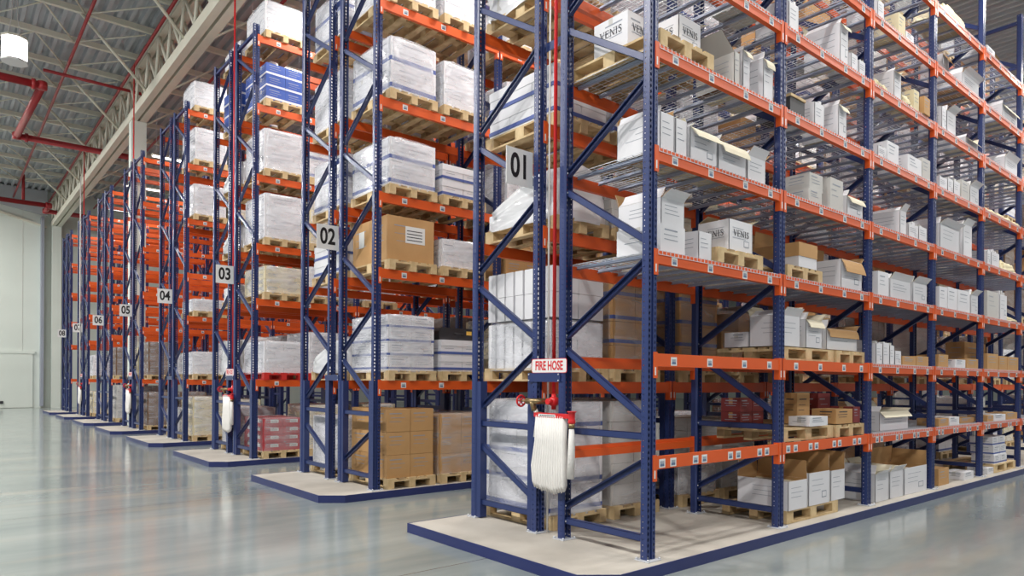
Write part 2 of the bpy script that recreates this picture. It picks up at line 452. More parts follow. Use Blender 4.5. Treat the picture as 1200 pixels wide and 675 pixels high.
def rack(num, side, yf, nb, levels, beam_h, bm, bmb, label, decks=None, missing=(), labels_per=3, guard=True, first_missing_rear=()):
    """side +1: front face towards -Y at yf ; side -1: front face towards +Y at yf."""
    t = thing('pallet_rack', label, 'rack', (X0, yf, PZ))
    if side < 0:                             # mirrored: rotate half a turn and shift so bay 0 is still the aisle end
        pass
    def ly(v): return v*side
    rotf, rotr = ((0, 0, 0), (0, 0, PI)) if side > 0 else ((0, 0, PI), (0, 0, 0))
    nbrace = 0
    for i in range(nb+1):
        for y, rt, inner in ((0, rotf, 1), (ly(D1), rotr, -1)):
            p = obj('upright_post', POST, t, (i*L, y, .008), rt)
            obj('foot_plate', FOOT, p, (0, 0, -.008))
            if guard and i < 4:
                yy = y+side*inner*.080
                g = obj('post_reinforcement', GUARD, t, (i*L, min(yy, yy+side*inner*.07), 0.008))
        for (sa, za, sb, zb) in NOD:
            ya, yb = (.06 if sa == 0 else D1-.06), (.06 if sb == 0 else D1-.06)
            A, B = (ly(ya), za-PZ), (ly(yb), zb-PZ)
            if A[0] > B[0]: A, B = B, A
            o = obj('brace', brace_mesh(B[0]-A[0], B[1]-A[1]), t, (i*L, A[0], A[1]))
            nbrace += 1
            if nbrace > 99: bpy.data.objects.remove(o)
    if nbrace > 99:
        far = MB(); 
        n = 0
        for i in range(nb+1):
            for (sa, za, sb, zb) in NOD:
                n += 1
                if n <= 99: continue
                ya, yb = (.06 if sa == 0 else D1-.06), (.06 if sb == 0 else D1-.06)
                A, B = (ly(ya), za-PZ), (ly(yb), zb-PZ)
                if A[0] > B[0]: A, B = B, A
                far.add(brace_mb(B[0]-A[0], B[1]-A[1]), Matrix.Translation((i*L, A[0], A[1])))
        o = obj('brace', far, t); o['kind'] = 'stuff'
    # beams
    nbm = 0; far = MB(); nl = 0; farl = MB(); nd = 0; fard = MB()
    for i in range(nb):
        for k, z in enumerate(levels):
            if (i, k) in missing: continue
            for rear in (0, 1):
                y = ly(D1) if rear else 0
                flip = (side > 0) == bool(rear)
                loc = ((i+1)*L if flip else i*L, y, z-PZ); rt = (0, 0, PI if flip else 0)
                if nbm < 98:
                    o = obj('beam', bm, t, loc, rt); nbm += 1
                else:
                    o = None; far.add(bmb, Matrix.Translation(loc) @ Matrix.Rotation(rt[2], 4, 'Z'))
                if rear == 0 and i < 7:
                    per = labels_per(i, k) if callable(labels_per) else [(j+.5)/labels_per for j in range(labels_per)]
                    for fr in per:
                        lx = .1+(L-.2)*fr; lz = -.065 if decks is None or (i, k) not in decks else -.073
                        if flip: lx = L-lx
                        if nl < 98 and o is not None:
                            obj('location_label', LABm, o, (lx, -.006, lz)); nl += 1
                        else: farl.add(LAB, Matrix.Translation(loc) @ Matrix.Rotation(rt[2], 4, 'Z') @ Matrix.Translation((lx, -.006, lz)))
            if decks and (i, k) in decks:
                obj('wire_deck', DECK, t, (i*L, 0, z-PZ)); nd += 1
    if far.v: o = obj('beam', far, t); o['kind'] = 'stuff'
    if farl.v: o = obj('location_label', farl, t); o['kind'] = 'stuff'
    return t

decks1 = {(i, k) for i in range(6) for k in range(8) if not (k < 2 and i < 2)}
def lab1(i, k):
    if k == 0: return [.02, .10, .27, .34, .56, .63, .83, .90] if i < 2 else [.06, .13, .38, .45, .68, .75, .93]
    return [.10, .38, .68, .92]
rack(1, 1, Y0, 6, LV1, .113, B1m, B1, 'navy and orange shelving rack with wire decks, nearest, right of the 01 sign', decks=decks1, labels_per=lab1, guard=False)
rack(1, -1, Y0+D3, 10, LVP, .13, BPm, BP, 'navy and orange pallet rack back to back behind the nearest shelving rack')
NBF = {1: 12, 2: 6, 3: 5, 4: 4, 5: 4, 6: 3, 7: 3}
NBB = {1: 5, 2: 4, 3: 4, 4: 3, 5: 3, 6: 3, 7: 3}
for j in range(1, 8):
    rack(j+1, 1, Y0+j*W, NBF[j], LVP, .13, BPm, BP, 'navy and orange pallet rack, near-side half of the %s rack row' % ROWW[j])
    rack(j+1, -1, Y0+j*W+D3, NBB[j], LVP, .13, BPm, BP, 'navy and orange pallet rack, far-side half of the %s rack row' % ROWW[j])

# plinths
for j in range(8):
    xa, ya, yb = 3.90, Y0+j*W-.135, Y0+j*W+D3+.13
    nb = max(11 if j == 0 else NBF.get(j, 6), NBB.get(j, 0))
    xb = X0+nb*L+.4 if j > 1 else X0+15*L
    poly = [(xa, ya+.22), (xa+.28, ya), (xb, ya), (xb, yb), (xa, yb)]
    t = thing('rack_plinth', 'low concrete plinth edged in navy steel under the %s rack row' % ROWW[j], 'plinth', (0, 0, 0))
    ins = [(xa+.012, ya+.226), (xa+.286, ya+.012), (xb-.01, ya+.012), (xb-.01, yb-.012), (xa+.012, yb-.012)]
    b = MB(); b.prism(ins, 0.0, PZ-.002, 'z', 'plinth_concrete'); obj('concrete_slab', b, t)
    b = MB(); n = len(poly)
    for i in range(n):
        p, q, r, s_ = poly[i], poly[(i+1) % n], ins[(i+1) % n], ins[i]
        b.prism([p, q, r, s_], 0.0, PZ, 'z', 'plinth_navy')
    obj('steel_edging', b, t)

# end signs: flags fixed to the first frame
sgn = [(626, 5.288), (None, 0)]
SIGNY = [5.29, 9.75, 14.60, 19.45, 24.30, 29.12, 34.00, 38.75]
for j in range(8):
    yb = SIGNY[j]
    t = thing('aisle_number_sign', 'white square sign with black zero %s, at the %s rack row' % (['one','two','three','four','five','six','seven','eight'][j], ROWW[j]), 'sign', (4.50, yb, 3.80))
    b = MB(); b.box((-.175, -.004, -.185), (.175, .004, .185), 'white_card')
    obj('sign_plate', b, t)
    b = text_mb('%02d' % (j+1), .27, 'black_ink', Matrix.Translation((0, -.0055, 0)) @ Matrix.Rotation(PI/2, 4, 'X') @ Matrix.Diagonal((.92, 1.25, 1, 1)), .0008, .025)
    obj('sign_number', b, t)
    b = MB(); b.box((.15, .004, .10), (.175, .02, .14), 'zinc'); b.box((.15, .004, -.14), (.175, .02, -.10), 'zinc'); obj('sign_bracket', b, t)

# row spacers between the back-to-back frames
for j in range(8):
    for z in (1.68, 5.05, 7.5):
        b = MB(); g = D2-D1
        if z < 2:
            b.box((-.05, -.03, -.045), (-.044, g+.028, .045), 'navy_steel')
            for y in (-.01, g+.01):
                for zz in (-.03, .03): b.lathe([(.008, -.058), (.008, -.05)], (0, y, zz), 'x', 'zinc', 6)
        else: b.box((.058, .003, -.045), (.064, g-.003, .045), 'navy_steel')
        b.box((-.044 if z < 2 else .064, .003, .039), (-.004 if z < 2 else .09, g-.003, .045), 'navy_steel')
        o = obj('row_spacer', b, None, (X0-.018, Y0+j*W+D1+.001, z))
        tag(o, 'short navy spacer plate joining the halves of the %s rack row, %s' % (ROWW[j], {1.68: 'the lowest', 5.05: 'the middle one', 7.5: 'the topmost'}[z]), 'spacer', 'row spacers')

# ------------------------------------------------------------------ goods: cartons, pallets, wrapped loads
ROWW = ['nearest', 'second', 'third', 'fourth', 'fifth', 'sixth', 'seventh', 'farthest']
def prints(b, w, d, h, ink='print_grey', n=3, front=True, side=True, k=0):
    rnd = random.Random(int(w*1000)+int(h*1000)*7+k)
    for i in range(n):
        z = h*(.78-.17*i); t = .004+.004*(i == 0)
        if front:
            a = -w/2+w*(.10+.1*rnd.random()); c = a+w*(.35+.3*rnd.random())
            b.box((a, -.0016, z), (c, -.0002, z+t*1.6), ink, skip=(3, 5))
        if side:
            a = d*(.15+.1*rnd.random()); c = a+d*(.35+.3*rnd.random())
            b.box((-w/2-.0016, a, z), (-w/2-.0002, c, z+t*1.6), ink)
def carton_mb(w, d, h, m, band=None, tape=True, ink='print_grey', label=False, lid=False, k=0):
    """closed carton, origin at the middle of the front bottom edge, body towards +Y"""
    b = MB(); e = .002
    b.box((-w/2, 0, 0), (w/2, d, h-.001), m)
    if tape:
        b.box((-w/2-.0006, d/2-.025, h-.001), (w/2+.0006, d/2+.025, h), 'kraft_tape' if 'kraft' in m or 'maroon' in m else 'grey_board')
        b.box((-w/2-.0008, d/2-.025, h-.07), (-w/2, d/2+.025, h-.001), 'kraft_tape' if 'kraft' in m or 'maroon' in m else 'grey_board')
    if lid:
        b.box((-w/2-.006, -.006, h*.62), (w/2+.006, d+.006, h+.001), m)
    if band:
        o = .0075 if lid else .001
        b.box((-w/2-o, -o, h*.10), (w/2+o, d+o, h*.26), band)
    prints(b, w, d, h, ink, 3, k=k)
    if label:
        b.box((-w*.12, -.003, h*.42), (w*.30, -.001, h*.80), 'white_card'); b.box((-w/2-.003, d*.3, h*.42), (-w/2-.001, d*.62, h*.80), 'white_card')
        for i in range(4):
            b.box((-w*.09, -.0036, h*(.48+.07*i)), (w*.24, -.003, h*(.50+.07*i)), 'print_dark')
    return b
def body_mb(w, d, h, m, mi, k=0, cut=0.0):
    """open box: four thin walls and a bottom; cut>0 lowers the front wall (picking bin)"""
    b = MB(); t = .005
    def wall(P, Q, h0, h1, nx, ny):
        # P->Q outer base line, heights h0/h1 at each end, inward normal (nx,ny)
        o = [(P[0], P[1], 0), (Q[0], Q[1], 0), (Q[0], Q[1], h1), (P[0], P[1], h0)]
        i = [(x+nx*t, y+ny*t, z) for x, y, z in o]
        b.quad(o, m); b.quad(i[::-1], mi); b.quad([o[3], o[2], i[2], i[3]], mi); b.quad([o[0], i[0], i[1], o[1]], m)
        b.quad([o[1], i[1], i[2], o[2]], m); b.quad([o[3], i[3], i[0], o[0]], m)
    hf = h*(1-cut)
    wall((-w/2, 0), (w/2, 0), hf, hf, 0, 1); wall((w/2, 0), (w/2, d), hf, h, -1, 0)
    wall((w/2, d), (-w/2, d), h, h, 0, -1); wall((-w/2, d), (-w/2, 0), h, hf, 1, 0)
    b.box((-w/2+t, t, 0), (w/2-t, d-t, .006), mi)
    rnd = random.Random(k)
    zf = hf-.02
    for i in range(3):
        z = zf*(.80-.17*i); c0 = -w/2+w*.15; c1 = c0+w*(.4+.25*rnd.random()); s0 = d*.15; s1 = s0+d*(.4+.25*rnd.random())
        b.box((c0, -.0015, z), (c1, -.0002, z+.005), 'print_grey'); b.box((-w/2-.0015, s0, z), (-w/2-.0002, s1, z+.005), 'print_grey')
    if w > .16 and k % 3 == 0:
        b.box((w*.12, -.002, zf*.2), (w*.34, -.0003, zf*.42), 'print_grey'); b.box((w*.14, -.0026, zf*.23), (w*.32, -.002, zf*.39), m)
    return b
def flap_mb(wd, ln, m, mi, curl=.02):
    """flap hinged on local X axis, lying towards +Y"""
    b = MB(); t = .004; n = 3; o = []
    for i in range(n+1):
        y = ln*i/n; z = curl*(i/n)**2
        o.append((y, z))
    for i in range(n):
        (y0, z0), (y1, z1) = o[i], o[i+1]; s = .012*i/n; s1 = .012*(i+1)/n
        b.quad([(-wd/2+s, y0, z0), (-wd/2+s1, y1, z1), (wd/2-s1, y1, z1), (wd/2-s, y0, z0)], mi)
        b.quad([(-wd/2+s, y0, z0+t), (wd/2-s, y0, z0+t), (wd/2-s1, y1, z1+t), (-wd/2+s1, y1, z1+t)], m)
    e = o[-1]; s = .012
    b.quad([(-wd/2+s, e[0], e[1]), (-wd/2+s, e[0], e[1]+t), (wd/2-s, e[0], e[1]+t), (wd/2-s, e[0], e[1])], mi)
    b.quad([(-wd/2, 0, 0), (wd/2, 0, 0), (wd/2, 0, t), (-wd/2, 0, t)], m)
    for sg in (-1, 1):
        b.quad([(sg*wd/2, 0, 0), (sg*(wd/2-s), e[0], e[1]), (sg*(wd/2-s), e[0], e[1]+t), (sg*wd/2, 0, t)], mi)
    return b
def open_carton(name, label, loc, w, d, h, m='white_board', mi='kraft_inside', fl=None, rz=0, k=0, cut=0.0, group=None, fill=None, cat='carton'):
    """fl: dict side -> (length, angle in degrees from closed; 180 = hanging down outside)"""
    t = thing(name, label, cat, loc, rz, group)
    obj('carton_body', body_mb(w, d, h, m, mi, k, cut), t)
    for side, (ln, ang) in (fl or {}).items():
        f = flap_mb((w if side in 'FB' else d)-.01, ln, m, mi, .01+.02*((k*7+ord(side)) % 3))
        o = obj('carton_flap', f, t)
        a = math.radians(ang); hz = h+.001
        # local Y of flap points inward; rotate up about local X by ang
        base = {'F': ((0, .002, hz*(1-cut)), 0), 'B': ((0, d-.002, hz), PI), 'L': ((-w/2+.002, d/2, hz), -PI/2), 'R': ((w/2-.002, d/2, hz), PI/2)}[side]
        o.matrix_local = Matrix.Translation(base[0]) @ Matrix.Rotation(base[1], 4, 'Z') @ Matrix.Rotation(a, 4, 'X')
    if fill:
        b = MB(); rnd = random.Random(k); x = -w/2+.012
        while x < w/2-.03:
            s = .02+.03*rnd.random(); s = min(s, w/2-.012-x)
            b.box((x, .012, .007), (x+s-.002, d-.02, h*(.6+.35*rnd.random())), rnd.choice(fill)); x += s
        obj('packed_goods', b, t)
    return t
def letters(H, M):
    """serif capitals V E N I S drawn as thick and thin strokes in the XZ plane"""
    b = MB(); tk, tn = .13*H, .045*H; y0, y1 = -.0022, -.0004
    def st(x0, z0, x1, z1, t):
        d = Vector((x1-x0, z1-z0)).normalized(); n = Vector((-d.y, d.x))*t/2
        pts = [(x0+n.x, z0+n.y), (x0-n.x, z0-n.y), (x1-n.x, z1-n.y), (x1+n.x, z1+n.y)]
        b.prism([(p[0], p[1]) for p in pts], y0, y1, 'y', 'print_dark')
    def bar(x0, x1, z, t): b.prism([(x0, z-t/2), (x1, z-t/2), (x1, z+t/2), (x0, z+t/2)], y0, y1, 'y', 'print_dark')
    x = 0; w = .78*H
    st(x+.1*w, H, x+.52*w, 0, tk); st(x+.9*w, H, x+.52*w, 0, tn); bar(x-.05*w, x+.3*w, H, tn); bar(x+.75*w, x+1.05*w, H, tn); x += .98*H
    st(x+.1*H, 0, x+.1*H, H, tk)
    for z, e in ((0, .62), (H*.52, .5), (H, .6)): bar(x, x+e*H, z, tn)
    st(x+.6*H, 0, x+.62*H, .22*H, tn); st(x+.58*H, H, x+.6*H, .8*H, tn); st(x+.48*H, .42*H, x+.48*H, .62*H, tn); x += .82*H
    st(x+.1*H, 0, x+.1*H, H, tn); st(x+.1*H, H, x+.72*H, 0, tk); st(x+.75*H, 0, x+.75*H, H, tn)
    bar(x-.03*H, x+.25*H, 0, tn); bar(x-.03*H, x+.15*H, H, tn); bar(x+.62*H, x+.9*H, H, tn); x += 1.05*H
    st(x+.12*H, 0, x+.12*H, H, tk); bar(x-.03*H, x+.28*H, 0, tn); bar(x-.03*H, x+.28*H, H, tn); x += .45*H
    P = [(.52, .78, .4), (.46, .95, .5), (.28, 1.0, .6), (.10, .9, .8), (.08, .72, 1.2), (.22, .58, 1.7), (.42, .42, 1.7), (.52, .25, 1.2), (.46, .07, .8), (.28, .0, .6), (.10, .06, .5), (.04, .24, .4)]
    for p, q in zip(P[:-1], P[1:]): st(x+p[0]*H, p[1]*H, x+q[0]*H, q[1]*H, .05*H+.055*H*(p[2]+q[2])/2)
    o = MB(); o.add(b, M @ Matrix.Translation((-1.9*H, 0, 0))); return o

def pallet_mb(m='wood', m2='wood_dark'):
    b = MB()                                  # EUR pattern: 0.8 along X, 1.2 along Y, origin bottom centre
    for x in (-.35, 0, .35): b.box((x-.05, -.6, 0), (x+.05, .6, .022), m)
    for x in (-.35, 0, .35):
        for y in (-.5275, 0, .5275): b.box((x-.05, y-.0725, .022), (x+.05, y+.0725, .100), m2 if (x+y) > .3 else m)
    for y in (-.5275, 0, .5275): b.box((-.4, y-.0725, .100), (.4, y+.0725, .122), m)
    for i, x in enumerate((-.3275, -.165, 0, .165, .3275)):
        ww = .0725 if i % 2 == 0 else .05
        b.box((x-ww, -.6, .122), (x+ww, .6, .144), m if i != 1 else m2)
    return b
PAL = pallet_mb().mesh('pallet'); PALR = pallet_mb('red_plastic', 'red_plastic').mesh('pallet'); PALD = pallet_mb('wood_dark', 'wood_dark').mesh('pallet')
def pallet(label, x, y, z, rz=0, me=None, group=None):
    o = obj('pallet', me or PAL, None, (x, y, z), (0, 0, rz)); return tag(o, label, 'pallet', group)

def film_mb(w, d, h, seed, m, skirt=.03, bulge=.03, taper=0.0, peak=0.0, rough=.012, lean=0):
    rnd = random.Random(seed); b = MB(); N = 40; rows = 10
    ph = [rnd.random()*6.28 for _ in range(6)]
    def ring(z, s):
        out = []
        for i in range(N):
            a = 2*PI*i/N; c, q = math.cos(a), math.sin(a); e = .28
            x = math.copysign(abs(c)**e, c)*w/2; y = math.copysign(abs(q)**e, q)*d/2
            f = 1+bulge*math.sin(PI*min(1, max(0, z/h)))*(.5+.5*math.sin(3*a+ph[0]))*.6-taper*max(0, z/h)
            n = rough*(math.sin(9*a+ph[1]+z*9)+math.sin(17*a+ph[2]-z*14)*.7+rnd.uniform(-.7, .7))
            r = math.hypot(x, y); k = (f*s*(r)+n)/r
            zz = z+rnd.uniform(-.006, .006)
            if lean: zz = z*(.34+.66*min(1, max(0, (y*k/d+.5))*1.5))*(1-.35*abs(x*k/w)*(z > h*.5))+rnd.uniform(-.012, .012)
            out.append((x*k, y*k, zz))
        return out
    R = [ring(-skirt, 1.045), ring(.012, 1.05)]+[ring(h*i/rows, 1.012+.012*abs(math.sin(PI*i/2.5+ph[3]))) for i in range(1, rows+1)]
    for s, dz in ((.92, .012), (.6, .02), (.25, .024)):
        rr = ring(h, s); R.append([(x, y, (z if lean else h)+dz+peak*(1-s)*max(0, 1-abs(x/w+.25)*2.5)+rnd.uniform(-.006, .006)) for x, y, z in rr])
    n0 = len(b.v)
    for r_ in R: b.v += r_
    for j in range(len(R)-1):
        for i in range(N):
            i2 = (i+1) % N; b.face((n0+j*N+i, n0+j*N+i2, n0+(j+1)*N+i2, n0+(j+1)*N+i), m, True)
    e = n0+(len(R)-1)*N; b.face([e+i for i in range(N)], m, True)
    return b
# load patterns: (nx, ny, layers, carton height, material, band, label, lid, shuffle) , film
KIND = {
 'bands':  dict(n=(1, 2, 2), h=.36, m='white_board', band='band_blue', film='stretch_film', d='film-wrapped blue-banded cartons'),
 'bands4': dict(n=(2, 2, 4), h=.20, m='white_board', band='band_blue', film='stretch_film', d='film-wrapped white cartons'),
 'archive':dict(n=(2, 3, 2), h=.25, m='white_board', band='band_blue', film=None, lid=True, d='white blue-edged archive boxes'),
 'kraft':  dict(n=(2, 2, 3), h=.33, m='kraft', film=None, d='plain brown cartons'),
 'kraftw': dict(n=(2, 2, 3), h=.27, m='kraft', film='stretch_film_clear', d='film-wrapped brown cartons'),
 'kraftl': dict(n=(1, 2, 1), h=.64, m='kraft', film=None, label=True, d='brown cartons with labels'),
 'kraftlw': dict(n=(2, 2, 4), h=.26, m='kraft', film='stretch_film_clear', label=True, band='band_blue', d='film-wrapped labelled cartons'),
 'beige':  dict(n=(2, 2, 4), h=.22, m='paper_cream', film='stretch_film', d='film-wrapped beige cartons'),
 'white':  dict(n=(1, 1, 2), h=.42, m='white_board', film='stretch_film', d='film-wrapped white block'),
 'low':    dict(n=(2, 2, 1), h=.30, m='white_board', film='stretch_film', d='low film-wrapped load'),
 'bags':   dict(n=(1, 1, 1), h=.62, m='grey_board', film='dense_film', rough=.035, bulge=.10, peak=.18, d='lumpy load under film'),
 'tent':   dict(n=(1, 2, 1), h=.18, m='white_board', film='dense_film', rough=.014, lean=1, fh=.58, d='peaked load under film'),
 'tall':   dict(n=(2, 2, 4), h=.29, m='white_board', band='band_blue', film='stretch_film', label=True, d='tall film-wrapped white load'),
 'red':    dict(n=(2, 2, 4), h=.15, m='box_red', film='stretch_film_clear', label=True, d='film-wrapped red cartons'),
 'blue':   dict(n=(2, 2, 3), h=.24, m='box_blue', film=None, band='white_board', d='stacked blue cartons'),
 'brownw': dict(n=(3, 3, 5), h=.20, m='rust_brown', film='stretch_film_clear', d='film-wrapped dark cartons'),
 'files':  dict(n=(2, 7, 2), h=.30, m='white_board', film=None, d='rows of upright white file boxes'),
 'filesw': dict(n=(2, 7, 1), h=.55, m='white_board', film='stretch_film', d='film-wrapped white file packs'),
 'greyw':  dict(n=(2, 2, 5), h=.25, m='grey_board', film='stretch_film_clear', bulge=.06, d='tall grey film-wrapped load'),
}
MESHC = {}
def load(kind, x, y, z, label, seed=0, ry=0, parts=True, h=None, w=.78, d=1.1, group=None):
    K = KIND[kind]; nx, ny, nz = K['n']; ch = h or K['h']
    rnd = random.Random(seed); t = thing('palletised_load' if K.get('film') else 'carton_stack', label, 'pallet load', (x, y, z), ry+rnd.uniform(-.03, .03), group)
    cw, cd = w/nx, d/ny; jn = MB()
    key = (kind, ch, w, d)
    if key not in MESHC:
        MESHC[key] = carton_mb(cw-.006, cd-(.03 if 'files' in kind else .006), ch-.003, K['m'], K.get('band'), K['m'] != 'white_board' or nx == 1, label=K.get('label', False), lid=K.get('lid', False))
    for k in range(nz):
        for i in range(nx):
            for j in range(ny):
                if k == nz-1 and nz > 2 and kind in ('kraft', 'kraftw') and (i, j) == (1, 1): continue
                jit = .006 if K.get('film') else .012
                M = Matrix.Translation((-w/2+cw*(i+.5)+rnd.uniform(-1, 1)*jit*.3, -d/2+cd*j+.003+rnd.uniform(0, .4)*jit, k*ch+.0005)) 
                if parts and (j == 0 or i == 0):
                    if not isinstance(MESHC[key], tuple): MESHC[key] = (MESHC[key], MESHC[key].mesh('carton'))
                    o = obj('carton', MESHC[key][1], t); o.matrix_local = M
                else:
                    jn.add(MESHC[key][0] if isinstance(MESHC[key], tuple) else MESHC[key], M)
    if jn.v:
        o = obj('carton', jn, t)
        if parts: o['kind'] = 'stuff'
    H = nz*ch
    if K.get('film'):
        fk = ('film', kind, ch, w, d, seed % 3)
        if fk not in MESHC:
            MESHC[fk] = film_mb(w+.03, d+.03, K.get('fh', H), seed % 3+1, K['film'], .03, K.get('bulge', .02), K.get('taper', 0), K.get('peak', 0), K.get('rough', .006), K.get('lean', 0)).mesh('stretch_film')
        obj('stretch_film', MESHC[fk], t)
    return t

# ---- pallet positions -------------------------------------------------------
SLOT = [.56, 1.47]
TIER = ['floor', 'second', 'third', 'fourth', 'fifth', 'sixth', 'top']
def put(j, back, bay, slot, tier, kind, pal='w', parts=True, seed=None, h=None, dx=0, dy=0, w=.78, lz=0, desc=None):
    yc = Y0+j*W+(D3-D1/2 if back else D1/2)+dy
    x = X0+bay*L+SLOT[slot]+dx; z = PZ if tier == 0 else LVP[tier-1]
    seed = seed if seed is not None else int(j*131+bay*17+slot*7+tier*3+back)
    ry = PI if back else 0
    where = '%s tier, %s bay, %s slot, %s side of %s rack row' % (TIER[tier], ORD[bay+1], ('left', 'right')[slot], ('near', 'far')[back], ROWW[j])
    z2 = z+.0005
    if pal:
        pallet(({'w': 'wooden', 'r': 'red', 'd': 'worn'}[pal])+' pallet, '+where, x, yc, z2, 0, {'w': PAL, 'r': PALR, 'd': PALD}[pal]); z2 += .1445
    if pal == 'ww':
        pass
    if kind:
        room = (1.26, 1.30, .79, 1.07, 1.09, 1.06, 1.2)[tier]; K = KIND[kind]; hh = h or K['h']; hh = min(hh, (room-.05-K.get('peak', 0)-.03*(K.get('film') is not None))/K['n'][2]); h = round(min(hh, .18), 3) if kind == 'tent' else round(hh, 3)
        load(kind, x, yc, z2+lz, (desc or KIND[kind]['d'])+', '+where, seed, ry, parts, h, w)
P = put
# row 2, near side, first bays (beside the aisle)
P(1,0,0,0,0,'kraft',h=.33); P(1,0,0,1,0,'kraftw',h=.30)
P(1,0,0,0,1,'bands4',h=.20); P(1,0,0,1,1,'archive',h=.24)
P(1,0,0,0,2,'kraftl',h=.64); P(1,0,0,1,2,'low',h=.42)
P(1,0,0,0,3,'bands',h=.34); P(1,0,0,1,3,'archive',h=.24)
P(1,0,0,0,4,'bands',h=.38); P(1,0,0,1,4,'white',h=.34)
P(1,0,0,0,5,'low',h=.50); P(1,0,0,1,5,'low',h=.45)
P(1,0,1,0,0,'kraftw'); P(1,0,1,1,1,'bands4'); P(1,0,1,0,1,'beige'); P(1,0,1,0,2,'kraft',h=.25); P(1,0,1,0,3,'white'); P(1,0,1,1,3,'bands'); P(1,0,1,0,4,'bands'); P(1,0,1,1,4,'kraftw'); P(1,0,1,1,0,'kraft')
P(1,0,1,0,5,'white'); P(1,0,1,1,5,'beige')
# row 2, far side (seen between the end frames)
P(1,1,0,0,0,'low',h=.8); P(1,1,0,1,0,'kraftw'); P(1,1,0,0,1,'tent',h=.6); P(1,1,0,1,1,'bands4'); P(1,1,0,0,2,'archive',h=.26)
P(1,1,0,0,3,'bands',h=.4); P(1,1,0,1,3,'kraftl'); P(1,1,0,0,4,'white',h=.40); P(1,1,0,1,4,'white'); P(1,1,0,0,5,'bands',h=.36)
# row 1, far side
P(0,1,0,0,0,'tall',h=.30,dx=-.02); P(0,1,0,1,0,'greyw',h=.25); P(0,1,1,0,0,'low',h=.34); P(0,1,1,1,0,'greyw',h=.18)
P(0,1,0,0,1,'filesw',h=.50); load('files', X0+.56, Y0+D3-D1/2, LVP[0]+.145+.53, 'upright white file boxes standing on the film-wrapped packs beside the fire hose sign', 5, PI, True, .27)
P(0,1,0,1,1,'kraftlw',h=.27); P(0,1,1,0,1,'kraftlw',h=.28); P(0,1,1,1,1,'kraftw')
P(0,1,0,0,2,'tent',h=.26); P(0,1,0,1,2,'greyw',h=.11); P(0,1,1,0,2,'beige',h=.16); P(0,1,1,1,2,'kraftw',h=.22)
P(0,1,0,0,3,'archive',h=.26); P(0,1,0,1,3,'archive',h=.28); P(0,1,1,0,3,'white'); P(0,1,1,1,3,'kraft',h=.28)
P(0,1,0,0,4,'bags',h=.6); P(0,1,0,1,4,'white'); P(0,1,1,0,4,'bands'); P(0,1,1,1,4,None); P(0,1,0,0,5,'low'); P(0,1,1,0,5,'white')
# row 3
P(2,0,0,0,0,'red',h=.16); P(2,0,0,1,0,'beige'); P(2,0,0,0,1,'low',pal='r',h=.62); P(2,0,0,1,1,'white',pal='r'); P(2,0,0,0,2,'beige',h=.13); P(2,0,0,0,3,'white',h=.44); P(2,0,0,1,2,'white',h=.3)
P(2,0,0,0,4,'white',h=.40); P(2,0,0,1,4,'bands'); P(2,0,0,0,5,'blue',h=.24); P(2,0,0,0,6,'low',h=.6); P(2,0,0,1,3,'beige')
P(2,1,0,0,0,'low',h=.8); P(2,1,0,0,1,'bags',h=.7); P(2,1,0,0,3,'tent',h=.5); P(2,1,0,0,4,'tent',h=.6); P(2,1,0,0,5,'blue',h=.26); P(2,1,0,0,2,'low'); P(2,1,0,1,1,'white'); P(2,1,0,1,3,'white'); P(2,1,0,1,4,None); P(2,1,0,0,6,'low',h=.34)
P(2,0,1,0,0,'beige'); P(2,0,1,0,1,'white'); P(2,0,1,0,2,'white'); P(2,0,1,0,4,'beige')
# row 4
P(3,0,0,0,0,'beige',h=.24); P(3,0,0,0,1,'low',h=.55,desc='low film-wrapped load'); P(3,0,0,0,2,'low',h=.30); P(3,0,0,0,4,'white',h=.38); P(3,0,0,0,5,'white',h=.40); P(3,0,0,0,6,'low',h=.62); P(3,0,0,1,6,'low',h=.6)
P(3,0,0,1,0,'beige'); P(3,0,0,1,1,'white'); P(3,1,0,0,1,'low',h=.5); P(3,1,0,0,0,'low',h=.6); P(3,0,0,1,4,'beige')
P(4,0,0,0,0,'brownw'); P(4,0,0,0,1,'brownw'); P(4,0,0,1,0,'brownw'); P(4,1,0,0,1,'beige'); P(4,1,0,0,0,'greyw')
P(5,0,0,0,0,'greyw'); P(5,0,0,0,1,'brownw'); P(5,0,0,1,0,'brownw'); P(6,0,0,0,0,'beige'); P(6,0,0,0,1,'white'); P(6,1,0,0,0,'low')
# deeper bays seen through the nearest racks
rr = random.Random(11)
pool = ['kraftw', 'beige', 'white', 'bands', 'kraft', 'bands4', 'greyw', 'kraftl', 'low', 'brownw', 'archive']
for bay in range(2, 10):
    for tier in range(0, 7):
        for slot in (0, 1):
            if rr.random() < (.35 if tier < 5 else .6): continue
            P(0, 1, bay, slot, tier, rr.choice(pool), parts=False, h=None if tier else .22)
for bay in range(2, 12):
    for tier in range(0, 7):
        for slot in (0, 1):
            if rr.random() < .55: continue
            P(1, 0, bay, slot, tier, rr.choice(pool), parts=False)
for bay in range(1, 4):
    for tier in range(0, 6):
        for slot in (0, 1):
            if rr.random() < .6: continue
            P(1, 1, bay, slot, tier, rr.choice(pool), parts=False)

t = thing('black_case', 'black plastic case lying on the white archive boxes of the second rack row', 'case', (X0+1.47, Y0+W+.12, LVP[0]+.146+.482))
b = MB(); b.prism([(-.33, 0), (.33, 0), (.35, .03), (.35, .13), (.30, .19), (-.30, .19), (-.35, .13), (-.35, .03)], 0, .62, 'y', 'black_plastic'); obj('case_shell', b, t)
b = MB(); b.tube([(-.07, -.001, .10), (-.07, -.03, .10), (.07, -.03, .10), (.07, -.001, .10)], .008, 'black_plastic', 6); obj('case_handle', b, t)
b = MB(); b.box((.16, -.002, .09), (.26, .0, .15), 'yellow_card'); obj('case_label', b, t)
